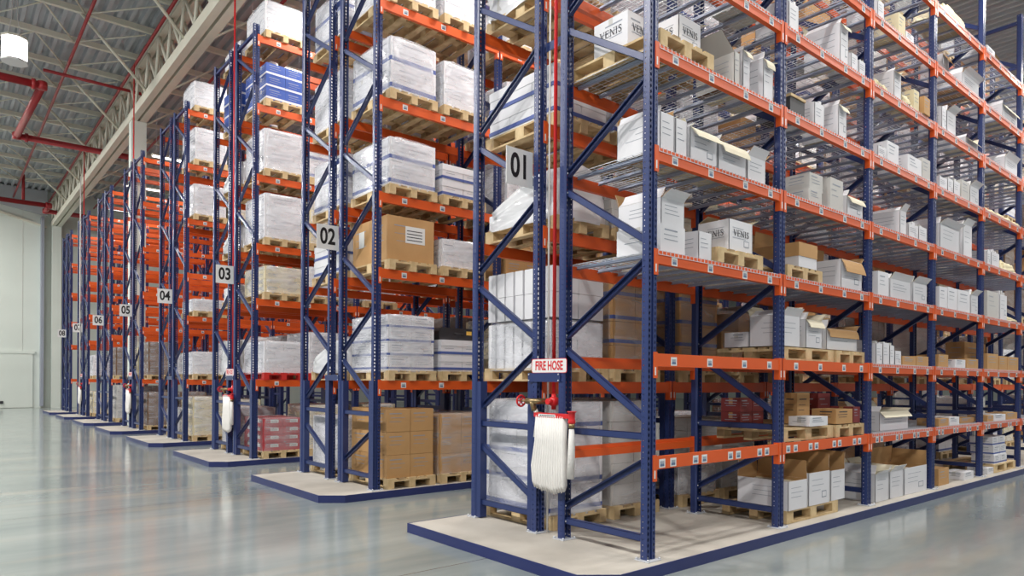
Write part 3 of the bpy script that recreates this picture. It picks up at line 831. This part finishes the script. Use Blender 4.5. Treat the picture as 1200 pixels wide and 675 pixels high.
# ---- hand-picking shelves of the nearest rack -------------------------------
SHELF = [
  (8, 3, 0.437, 0.971, 0.25, 'bag', 0.5, 0.02, 0) ,
  (8, 4, 0.223, 0.407, 0.154, 'picker', 0.4, 0.02, 0) ,
  (7, 2, 0.225, 0.182, 0.254, 'picker', 0.4, 0.02, 0) ,
  (7, 2, 0.872, 0.228, 0.283, 'cream', 0.4, 0.02, 0) ,
  (7, 2, 1.134, 0.267, 0.117, 'low', 0.3, 0.02, 0) ,
  (7, 3, 1.196, 0.767, 0.208, 'open', 0.5, 0.02, 0) ,
  (7, 4, 1.078, 0.862, 0.25, 'open', 0.5, 0.02, 0) ,
  (7, 3, 1.81, 0.525, 0.87, 'kraft_open', 0.35, 0.5, 0) ,
  (6, 0, 1.494, 0.454, 0.045, 'grey', 0.4, 0.04, 0) ,
  (6, 1, 0.15, 0.202, 0.39, 'picker', 0.4, 0.02, 0) ,
  (6, 1, 1.348, 0.201, 0.465, 'open', 0.45, 0.02, 0) ,
  (6, 1, 1.644, 0.163, 0.244, 'picker', 0.3, 0.02, 0) ,
  (6, 1, 1.855, 0.168, 0.236, 'picker', 0.3, 0.02, 0) ,
  (6, 2, 0.266, 0.263, 0.094, 'bag', 0.3, 0.02, 0) ,
  (6, 2, 0.745, 0.224, 0.357, 'open', 0.4, 0.02, 0) ,
  (6, 2, 1.06, 0.264, 0.147, 'bag', 0.3, 0.02, 0) ,
  (6, 2, 1.414, 0.184, 0.292, 'cream', 0.3, 0.02, 0) ,
  (6, 2, 1.645, 0.223, 0.244, 'kraft', 0.4, -0.03, 0) ,
  (6, 3, 0.325, 0.176, 0.386, 'picker', 0.3, 0.02, 0) ,
  (6, 3, 0.538, 0.365, 0.326, 'open', 0.4, 0.02, 0) ,
  (6, 3, 1.371, 0.57, 0.118, 'open', 0.4, 0.02, 0) ,
  (6, 4, 1.244, 0.717, 0.243, 'open', 0.5, 0.02, 0) ,
  (5, 0, 1.27, 0.09, 0.313, 'open_dark', 0.45, 0.02, 0) ,
  (5, 0, 1.486, 0.126, 0.412, 'open', 0.45, 0.06, 0) ,
  (5, 0, 1.804, 0.184, 0.41, 'open', 0.45, 0.02, 0) ,
  (5, 1, 0.219, 0.318, 0.185, 'crate', 0.4, 0.04, 0) ,
  (5, 1, 0.732, 0.223, 0.328, 'picker', 0.4, 0.02, 0) ,
  (5, 1, 1.317, 0.2, 0.376, 'open', 0.45, 0.02, 0) ,
  (5, 2, 0.252, 0.262, 0.18, 'picker', 0.4, 0.02, 0) ,
  (5, 2, 0.541, 0.358, 0.269, 'white', 0.4, 0.02, 0) ,
  (5, 2, 1.219, 0.487, 0.237, 'white', 0.4, 0.02, 0) ,
  (5, 2, 1.739, 0.29, 0.301, 'grey', 0.4, 0.02, 0) ,
  (5, 3, 0.239, 0.316, 0.201, 'picker', 0.4, 0.02, 0) ,
  (5, 3, 0.591, 0.218, 0.271, 'picker', 0.4, 0.02, 0) ,
  (5, 3, 0.846, 0.263, 0.296, 'picker', 0.4, 0.02, 0) ,
  (5, 3, 1.188, 0.355, 0.296, 'grey', 0.4, 0.02, 0) ,
  (5, 3, 1.584, 0.414, 0.276, 'open', 0.4, 0.02, 0) ,
  (5, 4, 0.322, 0.648, 0.068, 'bag', 0.4, 0.02, 0) ,
  (5, 4, 1.069, 0.497, 0.087, 'bag', 0.4, 0.02, 0) ,
  (5, 4, 1.62, 0.419, 0.052, 'bag', 0.4, 0.02, 0) ,
  (4, 0, 0.12, 0.193, 0.324, 'open_tall', 0.5, 0.02, 0) ,
  (4, 0, 0.339, 0.164, 0.319, 'open_tall', 0.5, 0.02, 0) ,
  (4, 0, 0.555, 0.419, 0.296, 'open_wide', 0.5, 0.02, 0) ,
  (4, 0, 1.003, 0.475, 0.274, 'open_wide', 0.5, 0.02, 0) ,
  (4, 0, 1.511, 0.338, 0.245, 'open', 0.5, 0.02, 0) ,
  (4, 1, 0.608, 0.299, 0.144, 'grey', 0.42, 0.02, 0) ,
  (4, 1, 0.665, 0.302, 0.196, 'grey', 0.42, 0.04, 0.146) ,
  (4, 1, 1.114, 0.325, 0.368, 'grey', 0.42, 0.02, 0) ,
  (4, 1, 1.554, 0.421, 0.227, 'open', 0.42, 0.02, 0) ,
  (4, 2, 0.97, 0.202, 0.312, 'open', 0.5, 0.02, 0) ,
  (4, 2, 1.263, 0.334, 0.242, 'picker', 0.4, 0.02, 0) ,
  (4, 2, 1.628, 0.285, 0.239, 'picker', 0.4, 0.02, 0) ,
  (4, 3, 0.286, 0.799, 0.364, 'open', 0.45, 0.02, 0) ,
  (4, 3, 1.278, 0.399, 0.503, 'open', 0.45, 0.02, 0) ,
  (4, 4, 0.29, 0.18, 0.276, 'picker', 0.4, 0.02, 0) ,
  (4, 4, 0.516, 0.42, 0.305, 'picker', 0.4, 0.02, 0) ,
  (4, 4, 1.183, 0.712, 0.179, 'bag', 0.4, 0.02, 0) ,
  (3, 0, 0.129, 0.357, 0.242, 'white', 0.5, 0.02, 0) ,
  (3, 0, 0.152, 0.333, 0.228, 'open', 0.5, 0.03, 0.244) ,
  (3, 0, 0.696, 0.204, 0.289, 'picker', 0.4, 0.02, 0) ,
  (3, 1, 0.464, 0.412, 0.27, 'kraft_lid', 0.55, 0.06, 0.146) ,
  (3, 1, 1.452, 0.557, 0.347, 'kraft_open', 0.5, 0.04, 0) ,
  (3, 2, 0.276, 0.317, 0.308, 'white', 0.4, 0.02, 0) ,
  (3, 2, 0.65, 0.686, 0.247, 'open', 0.4, 0.02, 0) ,
  (3, 2, 1.427, 0.501, 0.278, 'open', 0.4, 0.02, 0) ,
  (3, 3, 0.268, 0.317, 0.312, 'white', 0.4, 0.02, 0) ,
  (3, 3, 0.621, 0.406, 0.332, 'white', 0.4, 0.02, 0) ,
  (3, 3, 1.066, 0.509, 0.334, 'white', 0.4, 0.02, 0) ,
  (3, 3, 1.658, 0.332, 0.305, 'open', 0.4, 0.02, 0) ,
  (3, 4, 0.304, 0.599, 0.447, 'grey', 0.4, 0.02, 0) ,
  (3, 4, 0.999, 0.393, 0.554, 'picker', 0.4, 0.02, 0) ,
  (3, 4, 1.452, 0.571, 0.072, 'bag', 0.4, 0.02, 0) ,
  (2, 1, 0.12, 0.34, 0.17, 'white', 0.3, 0.47, 0.146) ,
  (2, 1, 0.12, 0.40, 0.333, 'open', 0.38, 0.07, 0.146) ,
  (2, 1, 0.66, 0.374, 0.314, 'open', 0.38, 0.07, 0.146) ,
  (2, 1, 1.217, 0.80, 0.249, 'open', 0.40, 0.10, 0.146) ,
  (2, 2, 0.238, 0.182, 0.318, 'picker', 0.35, 0.02, 0) ,
  (2, 2, 0.447, 0.188, 0.327, 'picker', 0.35, 0.02, 0) ,
  (2, 2, 0.662, 0.138, 0.303, 'picker', 0.3, 0.02, 0) ,
  (2, 2, 0.829, 0.198, 0.229, 'picker', 0.3, 0.02, 0) ,
  (2, 2, 1.087, 0.448, 0.122, 'kraft', 0.3, 0.02, 0) ,
  (2, 2, 1.566, 0.445, 0.136, 'kraft', 0.3, 0.02, 0) ,
  (2, 3, 0.251, 0.388, 0.186, 'kraft', 0.3, 0.02, 0) ,
  (2, 3, 0.972, 0.424, 0.128, 'white', 0.3, 0.02, 0) ,
  (2, 3, 1.475, 0.535, 0.155, 'kraft', 0.3, 0.02, 0) ,
  (2, 4, 0.325, 0.601, 0.269, 'kraft', 0.3, 0.02, 0) ,
  (2, 4, 0.975, 0.442, 0.244, 'kraft', 0.3, 0.02, 0) ,
  (2, 4, 1.467, 0.626, 0.243, 'kraft', 0.3, 0.02, 0) ,
  (2, 4, 0.6, 1.2, 0.496, 'kraft', 0.3, 0.45, 0) ,
  (1, 1, 0.952, 0.291, 0.369, 'kraft_label', 0.2, 0.32, 0.146) ,
  (1, 1, 1.53, 0.599, 0.363, 'maroon', 0.4, 0.35, 0.146) ,
  (1, 1, 0.62, 0.425, 0.107, 'low', 0.25, 0.0, 0.146) ,
  (1, 1, 1.343, 0.43, 0.176, 'kraft_label', 0.3, 0.04, 0.146) ,
  (1, 1, 1.842, 0.191, 0.197, 'maroon', 0.3, 0.06, 0.146) ,
  (1, 2, 0.603, 0.944, 0.253, 'open', 0.4, 0.12, 0) ,
  (1, 3, 0.267, 0.425, 0.112, 'kraft', 0.3, 0.02, 0) ,
  (1, 3, 0.728, 0.412, 0.124, 'low', 0.3, 0.02, 0) ,
  (1, 3, 1.44, 0.825, 0.086, 'kraft', 0.3, 0.1, 0) ,
  (1, 4, 0.346, 0.319, 0.102, 'kraft', 0.3, 0.02, 0) ,
  (1, 4, 0.712, 0.627, 0.107, 'low', 0.3, 0.02, 0) ,
  (1, 4, 1.388, 0.674, 0.121, 'kraft', 0.3, 0.02, 0) ,
  (0, 1, 0.197, 0.414, 0.32, 'kraft_open', 0.62, 0.02, 0.146) ,
  (0, 1, 0.669, 0.491, 0.373, 'kraft_open', 0.62, 0.03, 0.146) ,
  (0, 1, 1.223, 0.353, 0.358, 'kraft_open', 0.6, 0.04, 0.146) ,
  (0, 2, 0.262, 0.398, 0.364, 'open', 0.5, 0.03, 0) ,
  (0, 2, 0.714, 0.424, 0.361, 'open', 0.5, 0.03, 0) ,
  (0, 2, 1.196, 0.805, 0.37, 'kraft_open', 0.5, 0.03, 0) ,
  (0, 3, 0.371, 0.429, 0.253, 'kraft', 0.4, 0.05, 0) ,
  (0, 3, 1.39, 0.446, 0.123, 'low', 0.3, 0.02, 0) ,
  (0, 4, 0.364, 0.461, 0.105, 'white', 0.3, 0.02, 0) ,
]

fixes = {}
SH2 = []
for s in SHELF:
    s = list(s)
    if s[2]+s[3] > L-.07: s[3] = max(.12, L-.07-s[2])
    if s[2] < .07: s[2] = .07
    SH2.append(s)
from collections import defaultdict
cells = defaultdict(list)
for s in SH2: cells[(s[0], s[1])].append(s)
CAT = {'open': 'carton', 'picker': 'carton', 'bag': 'bag', 'white': 'carton'}
DESC = {'white': 'closed white carton', 'grey': 'worn grey carton', 'kraft': 'brown carton', 'kraft_label': 'small brown carton with print', 'maroon': 'maroon carton', 'cream': 'cream carton',
        'low': 'flat white packet', 'picker': 'narrow open-topped white bin', 'open': 'open white carton with flaps', 'open_dark': 'open carton with dark flaps', 'open_tall': 'tall open white carton',
        'open_wide': 'wide white carton, long front flap', 'kraft_open': 'open white carton, brown inside', 'bag': 'crumpled cream bag', 'kraft_lid': 'white carton with brown sleeve', 'crate': 'dark crate edged with wood'}
def bag_mb(w, d, h, seed):
    b = film_mb(w, d, max(h, .08)*.8, seed, 'paper_cream', 0, .08, .25, .12, .02); return b
for (k, bay), items in cells.items():
    items.sort(key=lambda s: (s[2]))
    for n, (k_, b_, x, w, h, kind, d, yo, zo) in enumerate(items):
        # keep neighbours apart
        for o in items[n+1:]:
            if o[5] != kind or True:
                ov = abs(yo-o[7]) < min(d, o[6]) and abs(o[8]-zo) < .14
                if ov and o[2] < x+w+.006: w = max(.06, o[2]-x-.006)
        base = (PZ if k == 0 else LV1[k-1]+.011)
        z = base+zo+.0008; loc = (X0+bay*L+x+w/2, Y0+yo, z)
        where = ', %s from left, %s, %s bay' % (ORD[n+1], 'on the plinth' if k == 0 else ORD[k]+' shelf', ORD[bay+1])
        lab = DESC[kind]+where+' of nearest rack'
        sd = k*37+bay*11+n; r1 = random.Random(sd); h = max(h, .05)
        if kind in ('white', 'grey', 'kraft', 'kraft_label', 'maroon', 'cream', 'low'):
            m = {'white': 'white_board', 'grey': 'grey_board', 'kraft': 'kraft', 'kraft_label': 'kraft', 'maroon': 'box_maroon', 'cream': 'paper_cream', 'low': 'white_board'}[kind]
            o = obj('carton' if kind != 'low' else 'flat_packet', carton_mb(w, d, h, m, None, True, 'print_dark' if kind == 'kraft_label' else 'print_grey', k=sd), None, loc, (0, 0, r1.uniform(-.02, .02)*(w > .15)))
            tag(o, lab, 'carton' if kind != 'low' else 'packet')
        elif kind == 'bag':
            o = obj('paper_bag', bag_mb(w, d, h, sd), None, (loc[0], loc[1]+d/2, z), (0, 0, 0)); tag(o, lab, 'bag')
        elif kind == 'kraft_lid':
            t = thing('lidded_carton', lab, 'carton', loc)
            obj('carton_body', carton_mb(w, d, h, 'white_board', None, False, k=sd), t)
            b = MB(); b.box((-w/2-.006, -.006, h*.45), (w/2+.006, d+.006, h+.004), 'kraft'); obj('carton_sleeve', b, t)
            o = obj('carton_flap', flap_mb(w, .2, 'kraft', 'kraft_inside'), t); o.matrix_local = Matrix.Translation((0, d, h+.006)) @ Matrix.Rotation(PI, 4, 'Z') @ Matrix.Rotation(1.4, 4, 'X')
        elif kind == 'crate':
            t = thing('wooden_crate', lab, 'crate', loc)
            b = MB(); b.box((-w/2, 0, 0), (w/2, d, h), 'black_plastic'); obj('crate_body', b, t)
            b = MB(); b.box((-w/2-.004, -.012, h), (w/2+.004, .03, h+.03), 'wood'); b.box((-w/2-.004, d-.02, h), (w/2+.004, d+.012, h+.03), 'wood'); b.box((-w/2-.004, .03, h), (-w/2+.04, d-.02, h+.03), 'wood'); obj('crate_rim', b, t)
        elif kind == 'picker':
            open_carton('picking_bin', lab, loc, w, d, h*1.0, 'white_board', 'white_board', {}, 0, sd, .12+.2*r1.random(), fill=['white_board', 'grey_board'], cat='bin')
        else:
            m, mi = ('white_board', 'cream_inside' if kind != 'kraft_open' and (sd % 4 or kind == 'open_wide') else 'kraft_inside')
            if kind == 'open_dark': mi = 'rust_brown'; m = 'grey_board'
            fl = {}
            if kind == 'open': fl = {'R': (min(.16, w*.8+.05), 215), 'F': (.10, 222 if r1.random() < .4 else 120), 'B': (.14, 100), 'L': (min(.12, w*.45), 30)}
            if kind == 'open': fl['R'] = (min(.15, w*.7+.03), 125+r1.random()*40)
            if kind == 'open_dark': fl = {'L': (.25, 140), 'B': (.2, 95), 'R': (.05, 120)}
            if kind == 'open_tall': fl = {'B': (.12, 95), 'L': (.05, 20), 'R': (.04, 60)}
            if kind == 'open_wide': fl = {'F': (.13, 218), 'B': (.18, 100), 'L': (.10, 15)}
            if kind == 'kraft_open': fl = {'B': (.22, 80), 'R': (.16, 80 if k == 0 else 135), 'F': (.17, 238)}
            if kind == 'kraft_open' and k == 0: fl = {'B': (.24, 80), 'R': (.20, 88)}
            # keep side flaps inside the neighbours' gap
            open_carton('open_carton', lab, loc, w, d, h, m, mi, fl, 0, sd, fill=['white_board', 'grey_board', 'paper_cream'])
# VENIS cartons with their pallets
def venis(x, y, z, w, d, h, label, flap=True):
    t = thing('printed_carton', label, 'carton', (x, y, z))
    if flap: obj('carton_body', body_mb(w, d, h, 'white_board', 'kraft_inside', 3), t)
    else: obj('carton_body', carton_mb(w, d, h, 'white_board', k=3), t)
    for me in (letters(h*.19, Matrix.Translation((0, -.0025, h*.50)) @ Matrix.Diagonal((w/(h*.22*5.2), 1, 1, 1))),
               letters(h*.19, Matrix.Translation((-w/2-.0025, d/2, h*.50)) @ Matrix.Rotation(-PI/2, 4, 'Z') @ Matrix.Diagonal((min(1.3, d/(h*.22*5.2)), 1, 1, 1)))):
        obj('printed_lettering', me, t)
    if flap:
        o = obj('carton_flap', flap_mb(d-.01, .15, 'white_board', 'paper_cream'), t)
        o.matrix_local = Matrix.Translation((w/2-.002, d/2, h+.001)) @ Matrix.Rotation(PI/2, 4, 'Z') @ Matrix.Rotation(math.radians(150), 4, 'X')
        o = obj('carton_flap', flap_mb(w-.01, .12, 'white_board', 'paper_cream'), t)
        o.matrix_local = Matrix.Translation((0, d-.002, h+.001)) @ Matrix.Rotation(PI, 4, 'Z') @ Matrix.Rotation(math.radians(20), 4, 'X')
    return t
z5 = LV1[4]+.011
pallet('wooden pallet under the two lettered cartons, fifth shelf of the nearest rack', X0+.49, Y0+.60, z5+.001, 0)
venis(5.03, 4.18, z5+.146, .36, .42, .34, 'white lettered carton seen between the two nearest uprights, rear one on its pallet', False)
venis(5.41, 3.90, z5+.146, .34, .40, .32, 'white lettered carton with raised flap, front one on the fifth-shelf pallet')
venis(6.15, 3.81, LV1[2]+.157, .42, .36, .31, 'white lettered carton on a pallet, third shelf of the nearest rack')

pallet('wooden pallet under the single lettered carton, third shelf of the nearest rack', X0+1.38, Y0+.60, LV1[2]+.012, 0)
pallet('wooden pallet under the long brown-topped carton, third shelf of nearest rack', X0+L+.62, Y0+.66, LV1[2]+.012, 0)
for k, nm in ((0, 'lowest'), (1, 'second')):
    pallet('left wooden pallet on the %s beams, second bay of the nearest rack' % nm, X0+L+.71, Y0+.46, LV1[k]+.001, PI/2)
    pallet('right wooden pallet on the %s beams, second bay of the nearest rack' % nm, X0+L+1.74, Y0+.64, LV1[k]+.001, 0)
pallet('wooden pallet under three open cartons on the plinth, beside the second upright', X0+L+.80, Y0+.44, PZ+.001, PI/2)
pallet('wooden pallet at the edge of the plinth, fifth bay of the nearest rack', X0+4*L+1.3, Y0+.40, PZ+.001, PI/2)
for i in range(3):
    for n in range(2):
        o = obj('carton', carton_mb(.34, .35, .155, 'white_board', 'band_blue', k=i), None, (X0+4*L+.95+n*.36+.02*i, Y0+.03+.02*i, PZ+.146+i*.157)); tag(o, 'small white carton, %s layer, %s column, pallet at plinth edge, fifth bay' % (('bottom', 'middle', 'top')[i], ('left', 'right')[n]), 'carton')
for i in range(2):
    for n in range(2):
        o = obj('carton', carton_mb(.24, .25, .16, 'box_maroon', None, k=i+n), None, (X0+L+.24+n*.25, Y0+.56, LV1[0]+.146+i*.162)); tag(o, 'maroon carton, %s row, %s along, left pallet, lowest beams, second bay' % (('lower', 'upper')[i], ORD[n+1]), 'carton')
# dark rounded post protector standing at the rear of the first bay
# ------------------------------------------------------------------ fire hose stations
def hose_station(y, yr, top, row, sign=True):
    """y: centre of the hose rack, yr: riser position between the frames"""
    x = X0-.055-.065
    pipe('fire_riser', [(X0-.0, yr, top), (X0-.0, yr, 1.52)], .019, 'red_paint', 'thin red riser pipe feeding the fire hose on the %s rack row' % row)
    t = thing('hose_station', 'red valve and rack holding a folded white fire hose, %s rack row' % row, 'fire hose', (x, y, 1.30))
    b = MB()
    b.tube([(.12, yr-y, .215), (.12, yr-y, .06)], .024, 'red_paint', 12); b.lathe([(.03, -.045), (.048, -.03), (.05, 0), (.048, .03), (.03, .045)], (.12, yr-y, .14), 'z', 'red_paint', 14)
    b.tube([(.12, yr-y, .14), (.12, yr-y+.11, .14)], .024, 'red_paint', 12); b.tube([(.12, yr-y, .14), (.03, yr-y, .14)], .03, 'red_paint', 12)
    obj('valve_body', b, t)
    b = MB(); b.tube([(.12, yr-y+.09, .14), (0, yr-y+.12, .14), (-.02, yr-y+.26, .14)], .030, 'brass', 12); b.tube([(-.01, yr-y+.18, .14), (.02, yr-y+.18, .05)], .03, 'brass', 12)
    obj('valve_outlet', b, t)
    b = MB(); c = (-.02, yr-y+.34, .14)
    n = 20; pts = [(c[0]+.055*math.cos(2*PI*i/n), c[1], c[2]+.055*math.sin(2*PI*i/n)) for i in range(n+1)]
    b.tube(pts, .010, 'red_paint', 8, caps=False)
    for i in range(3): a = PI*i/3; b.tube([(c[0]+.05*math.cos(a), c[1], c[2]+.05*math.sin(a)), (c[0]-.05*math.cos(a), c[1], c[2]-.05*math.sin(a))], .006, 'red_paint', 6)
    b.tube([(c[0], c[1]-.08, c[2]), (c[0], c[1]+.02, c[2])], .010, 'brass', 8); obj('handwheel', b, t)
    b = MB(); b.box((-.035, -.27, .018), (.015, .22, .030), 'red_paint'); b.box((-.040, -.27, -.012), (-.034, .22, .030), 'red_paint'); b.box((.015, -.20, -.0), (.02, .20, .03), 'red_paint')
    b.box((-.042, -.09, -.006), (-.040, .15, .020), 'white_card')
    for i in range(9): b.box((-.0425, -.08+i*.024, .0), (-.042, -.066+i*.024, .013), 'black_ink')
    obj('hose_rack', b, t)
    b = MB(); rnd = random.Random(4); nf = 13
    for i in range(nf):
        yy = -.185+.37*i/(nf-1); yb = yy*1.0+.045*(i/(nf-1)) ; zb = -.70-.04*math.sin(PI*i/(nf-1))+rnd.uniform(-.012, .012)
        w2 = .0155; dp = .034
        prof = [(yy, .005), (yy*1.02+.01, -.25), (yb*1.04+.01, -.5), (yb, zb+.05), (yb, zb)]
        n0 = len(b.v)
        for q, (py, pz_) in enumerate(prof):
            s = 1 if q < 4 else .35
            for ax, ay in ((-dp, -w2), (-dp-.008, 0), (-dp, w2), (dp*.6, w2), (dp*.6, -w2)):
                b.v.append((ax*s-.0, py+ay*s, pz_+(-.012 if q == 4 and ax < 0 else 0)))
        for q in range(len(prof)-1):
            for s in range(5):
                s2 = (s+1) % 5; b.face((n0+q*5+s, n0+q*5+s2, n0+(q+1)*5+s2, n0+(q+1)*5+s), 'hose_canvas', True)
        b.face([n0+s for s in range(5)][::-1], 'hose_canvas'); b.face([n0+4*5+s for s in range(5)], 'hose_canvas')
    obj('folded_hose', b, t)
    b = MB(); b.tube([(-.01, -.285, -.11), (-.01, -.285, -.30), (-.012, -.275, -.58)], .03, 'hose_canvas', 10, radii=[.026, .034, .036]); obj('hose_tail', b, t)
    b = MB(); b.lathe([(.030, -.10), (.032, -.08), (.030, -.06)], (-.01, -.285, 0), 'z', 'brass', 12); b.lathe([(.030, -.06), (.036, -.05), (.036, -.03), (.031, -.02), (.033, .045), (.045, .05), (.045, .058)], (-.01, -.285, 0), 'z', 'red_paint', 16); obj('hose_nozzle', b, t)
    b = MB(); b.tube([(.03, yr-y+.18, .06), (.03, .235, -.02), (.0, .235, -.22)], .024, 'hose_canvas', 10); b.lathe([(.03, -.03), (.03, .03)], (.035, .225, .005), 'z', 'brass', 12); obj('hose_feed', b, t)
    if sign:
        s = thing('fire_hose_sign', 'white sign lettered fire hose in red on the %s rack row' % row, 'sign', (X0-.0585, yr+.01, 1.795))
        b = MB(); n = 6; r_ = .02; hw, hh = .255, .072; P_ = []
        for cx, cz, a0 in ((hw-r_, hh-r_, 0), (-hw+r_, hh-r_, 90), (-hw+r_, -hh+r_, 180), (hw-r_, -hh+r_, 270)):
            for i in range(n+1): a = math.radians(a0+90*i/n); P_.append((cx+r_*math.cos(a), cz+r_*math.sin(a)))
        b.prism(P_, -.003, .0, 'x', 'red_ink'); b.prism([(p[0]*.975, p[1]*.92) for p in P_], -.0036, -.003, 'x', 'white_card'); obj('sign_plate', b, s)
        obj('sign_lettering', text_mb('FIRE HOSE', .125, 'red_ink', Matrix.Translation((-.0042, 0, -.002)) @ Matrix.Rotation(-PI/2, 4, 'Z') @ Matrix.Rotation(PI/2, 4, 'X') @ Matrix.Diagonal((.70, 1, 1, 1)), .0008, .03), s)
hose_station(4.90, 5.00, 11.6, 'nearest')
for j, nm, top in ((2, 'third', 11.6), (4, 'fifth', 11.6), (6, 'seventh', 11.6)):
    hose_station(Y0+j*W+1.13+.1, Y0+j*W+1.308, top, nm)
o = obj('cable_conduit', MB(), None)
bpy.data.objects.remove(o)
b = MB(); b.tube([(4.58, 33.99, 0.0), (4.58, 33.99, 10.2)], .022, 'cable_white', 8); o = obj('cable_conduit', b); tag(o, 'thin white conduit rising from the floor before the seventh rack row', 'conduit')
b = MB(); b.tube([(X0+.05, 5.14, PZ), (X0+.05, 5.14, 10.2)], .010, 'cable_white', 8); o = obj('cable_conduit', b); tag(o, 'thin white conduit beside the nearest red riser pipe', 'conduit')
# bay lamp hanging by wires at the upper left, and a strip fitting under the roof
t = thing('high_bay_lamp', 'glowing box-shaped lamp hanging on wires at the upper left', 'lamp', (1.56, 23.16, 10.7), .6)
b = MB(); b.prism([(.30*math.cos(PI/4*i+PI/8), .30*math.sin(PI/4*i+PI/8)) for i in range(8)], -.38, .20, 'z', 'lamp_glow'); obj('lamp_diffuser', b, t)
b = MB(); b.prism([(.32*math.cos(PI/4*i+PI/8), .32*math.sin(PI/4*i+PI/8)) for i in range(8)], .20, .26, 'z', 'cream_steel'); obj('lamp_top', b, t)
b = MB(); b.prism([(.32*math.cos(PI/4*i+PI/8), .32*math.sin(PI/4*i+PI/8)) for i in range(8)], -.43, -.38, 'z', 'white_card'); obj('lamp_rim', b, t)
for dx in (-.2, .2):
    b = MB(); b.tube([(dx, 0, .26), (dx*.4, 0, .8), (dx*.4, 0, ZR-10.7-.002)], .012, 'cable_white', 5); obj('lamp_wire', b, t)


# ------------------------------------------------------------------ light, world, camera
def area(x, y, z, sx, sy, e, col=(1, .97, .93), rot=(0, 0, 0)):
    l = bpy.data.lights.new('lamp', 'AREA'); l.shape = 'RECTANGLE'; l.size = sx; l.size_y = sy; l.energy = e; l.color = col
    o = bpy.data.objects.new('lamp_light', l); C.objects.link(o); o.location = (x, y, z); o.rotation_euler = rot
    return o
def strip_light(x, y, z, label):
    t = thing('strip_light', label, 'lamp', (x, y, z), 0, 'strip lights above the aisles')
    b = MB(); b.prism([(-.10, .06), (.10, .06), (.14, 0), (-.14, 0)], -.75, .75, 'x', 'cream_steel'); obj('lamp_housing', b, t)
    b = MB()
    for yy in (-.06, .06): b.tube([(-.72, yy, -.015), (.72, yy, -.015)], .014, 'tube_glow', 8)
    obj('fluorescent_tube', b, t)
    for xx in (-.6, .6):
        b = MB(); b.tube([(xx, 0, .06), (xx, 0, ZR-z-.01)], .006, 'zinc', 5); obj('hanger', b, t)
    l = area(x, y, z-.04, 1.5, .25, 1.0)
    return l
LAMPS = []
for j in range(-1, 8):
    y = Y0+j*W-(W-D3)/2
    xs = (6.5, 11.5, 16.5, 21.5, 26.5, 31.5) if j < 2 else (6.5, 11.5, 16.5)
    for n, x in enumerate(xs):
        l = strip_light(x, y, 9.55, 'white strip light above the aisle before the %s rack row, %s along' % (ROWW[j], ORD[n+1]) if j >= 0 else 'white strip light above the open floor right of the nearest rack, %s along' % ORD[n+1])
        l.data.energy = (200, 185, 185, 165, 105, 90, 80, 80, 80)[j+1]; LAMPS.append(l)
for n, y in enumerate((-4, 3, 10, 17, 24, 31, 38, 44)):  # lamps added out of view to brighten the rack ends and back wall
    t = thing('high_bay_lamp', 'added unseen square lamp over the open lane left of the racks, %s along' % ORD[n+1], 'lamp', (-3.2, y, 10.6))
    b = MB(); b.prism([(-.5, -.5), (.5, -.5), (.5, .5), (-.5, .5)], 0, .12, 'z', 'cream_steel'); obj('lamp_housing', b, t)
    b = MB(); b.tube([(0, 0, .12), (0, 0, ZR-10.6-.01)], .012, 'zinc', 5); obj('hanger', b, t)
    l = area(-3.2, y, 10.58, 1.0, 1.0, 1400)
    l.rotation_euler = (0, -.25, 0)
w = bpy.data.worlds.new('World'); bpy.context.scene.world = w; w.use_nodes = True
w.node_tree.nodes['Background'].inputs[0].default_value = (0.93, 0.96, 1.0, 1); w.node_tree.nodes['Background'].inputs[1].default_value = 0.42

cam = bpy.data.cameras.new('Camera'); co = bpy.data.objects.new('Camera', cam); C.objects.link(co)
cam.sensor_width = 36; cam.lens = F/1200*36; cam.shift_y = (447.63-337.5)/1200; cam.clip_end = 200
fw = Vector((math.cos(YAW), math.sin(YAW), -0.0003)).normalized(); r = Vector((math.sin(YAW), -math.cos(YAW), 0)); u = r.cross(fw)
R = math.cos(ROLL)*r+math.sin(ROLL)*u; U = -math.sin(ROLL)*r+math.cos(ROLL)*u
M = Matrix((R, U, -fw)).transposed().to_4x4(); M.translation = (0, 0, CZ); co.matrix_world = M
sc = bpy.context.scene; sc.camera = co
sc.view_settings.view_transform = 'Standard'; sc.view_settings.look = 'None'; sc.view_settings.gamma = 1; sc.view_settings.exposure = -0.12
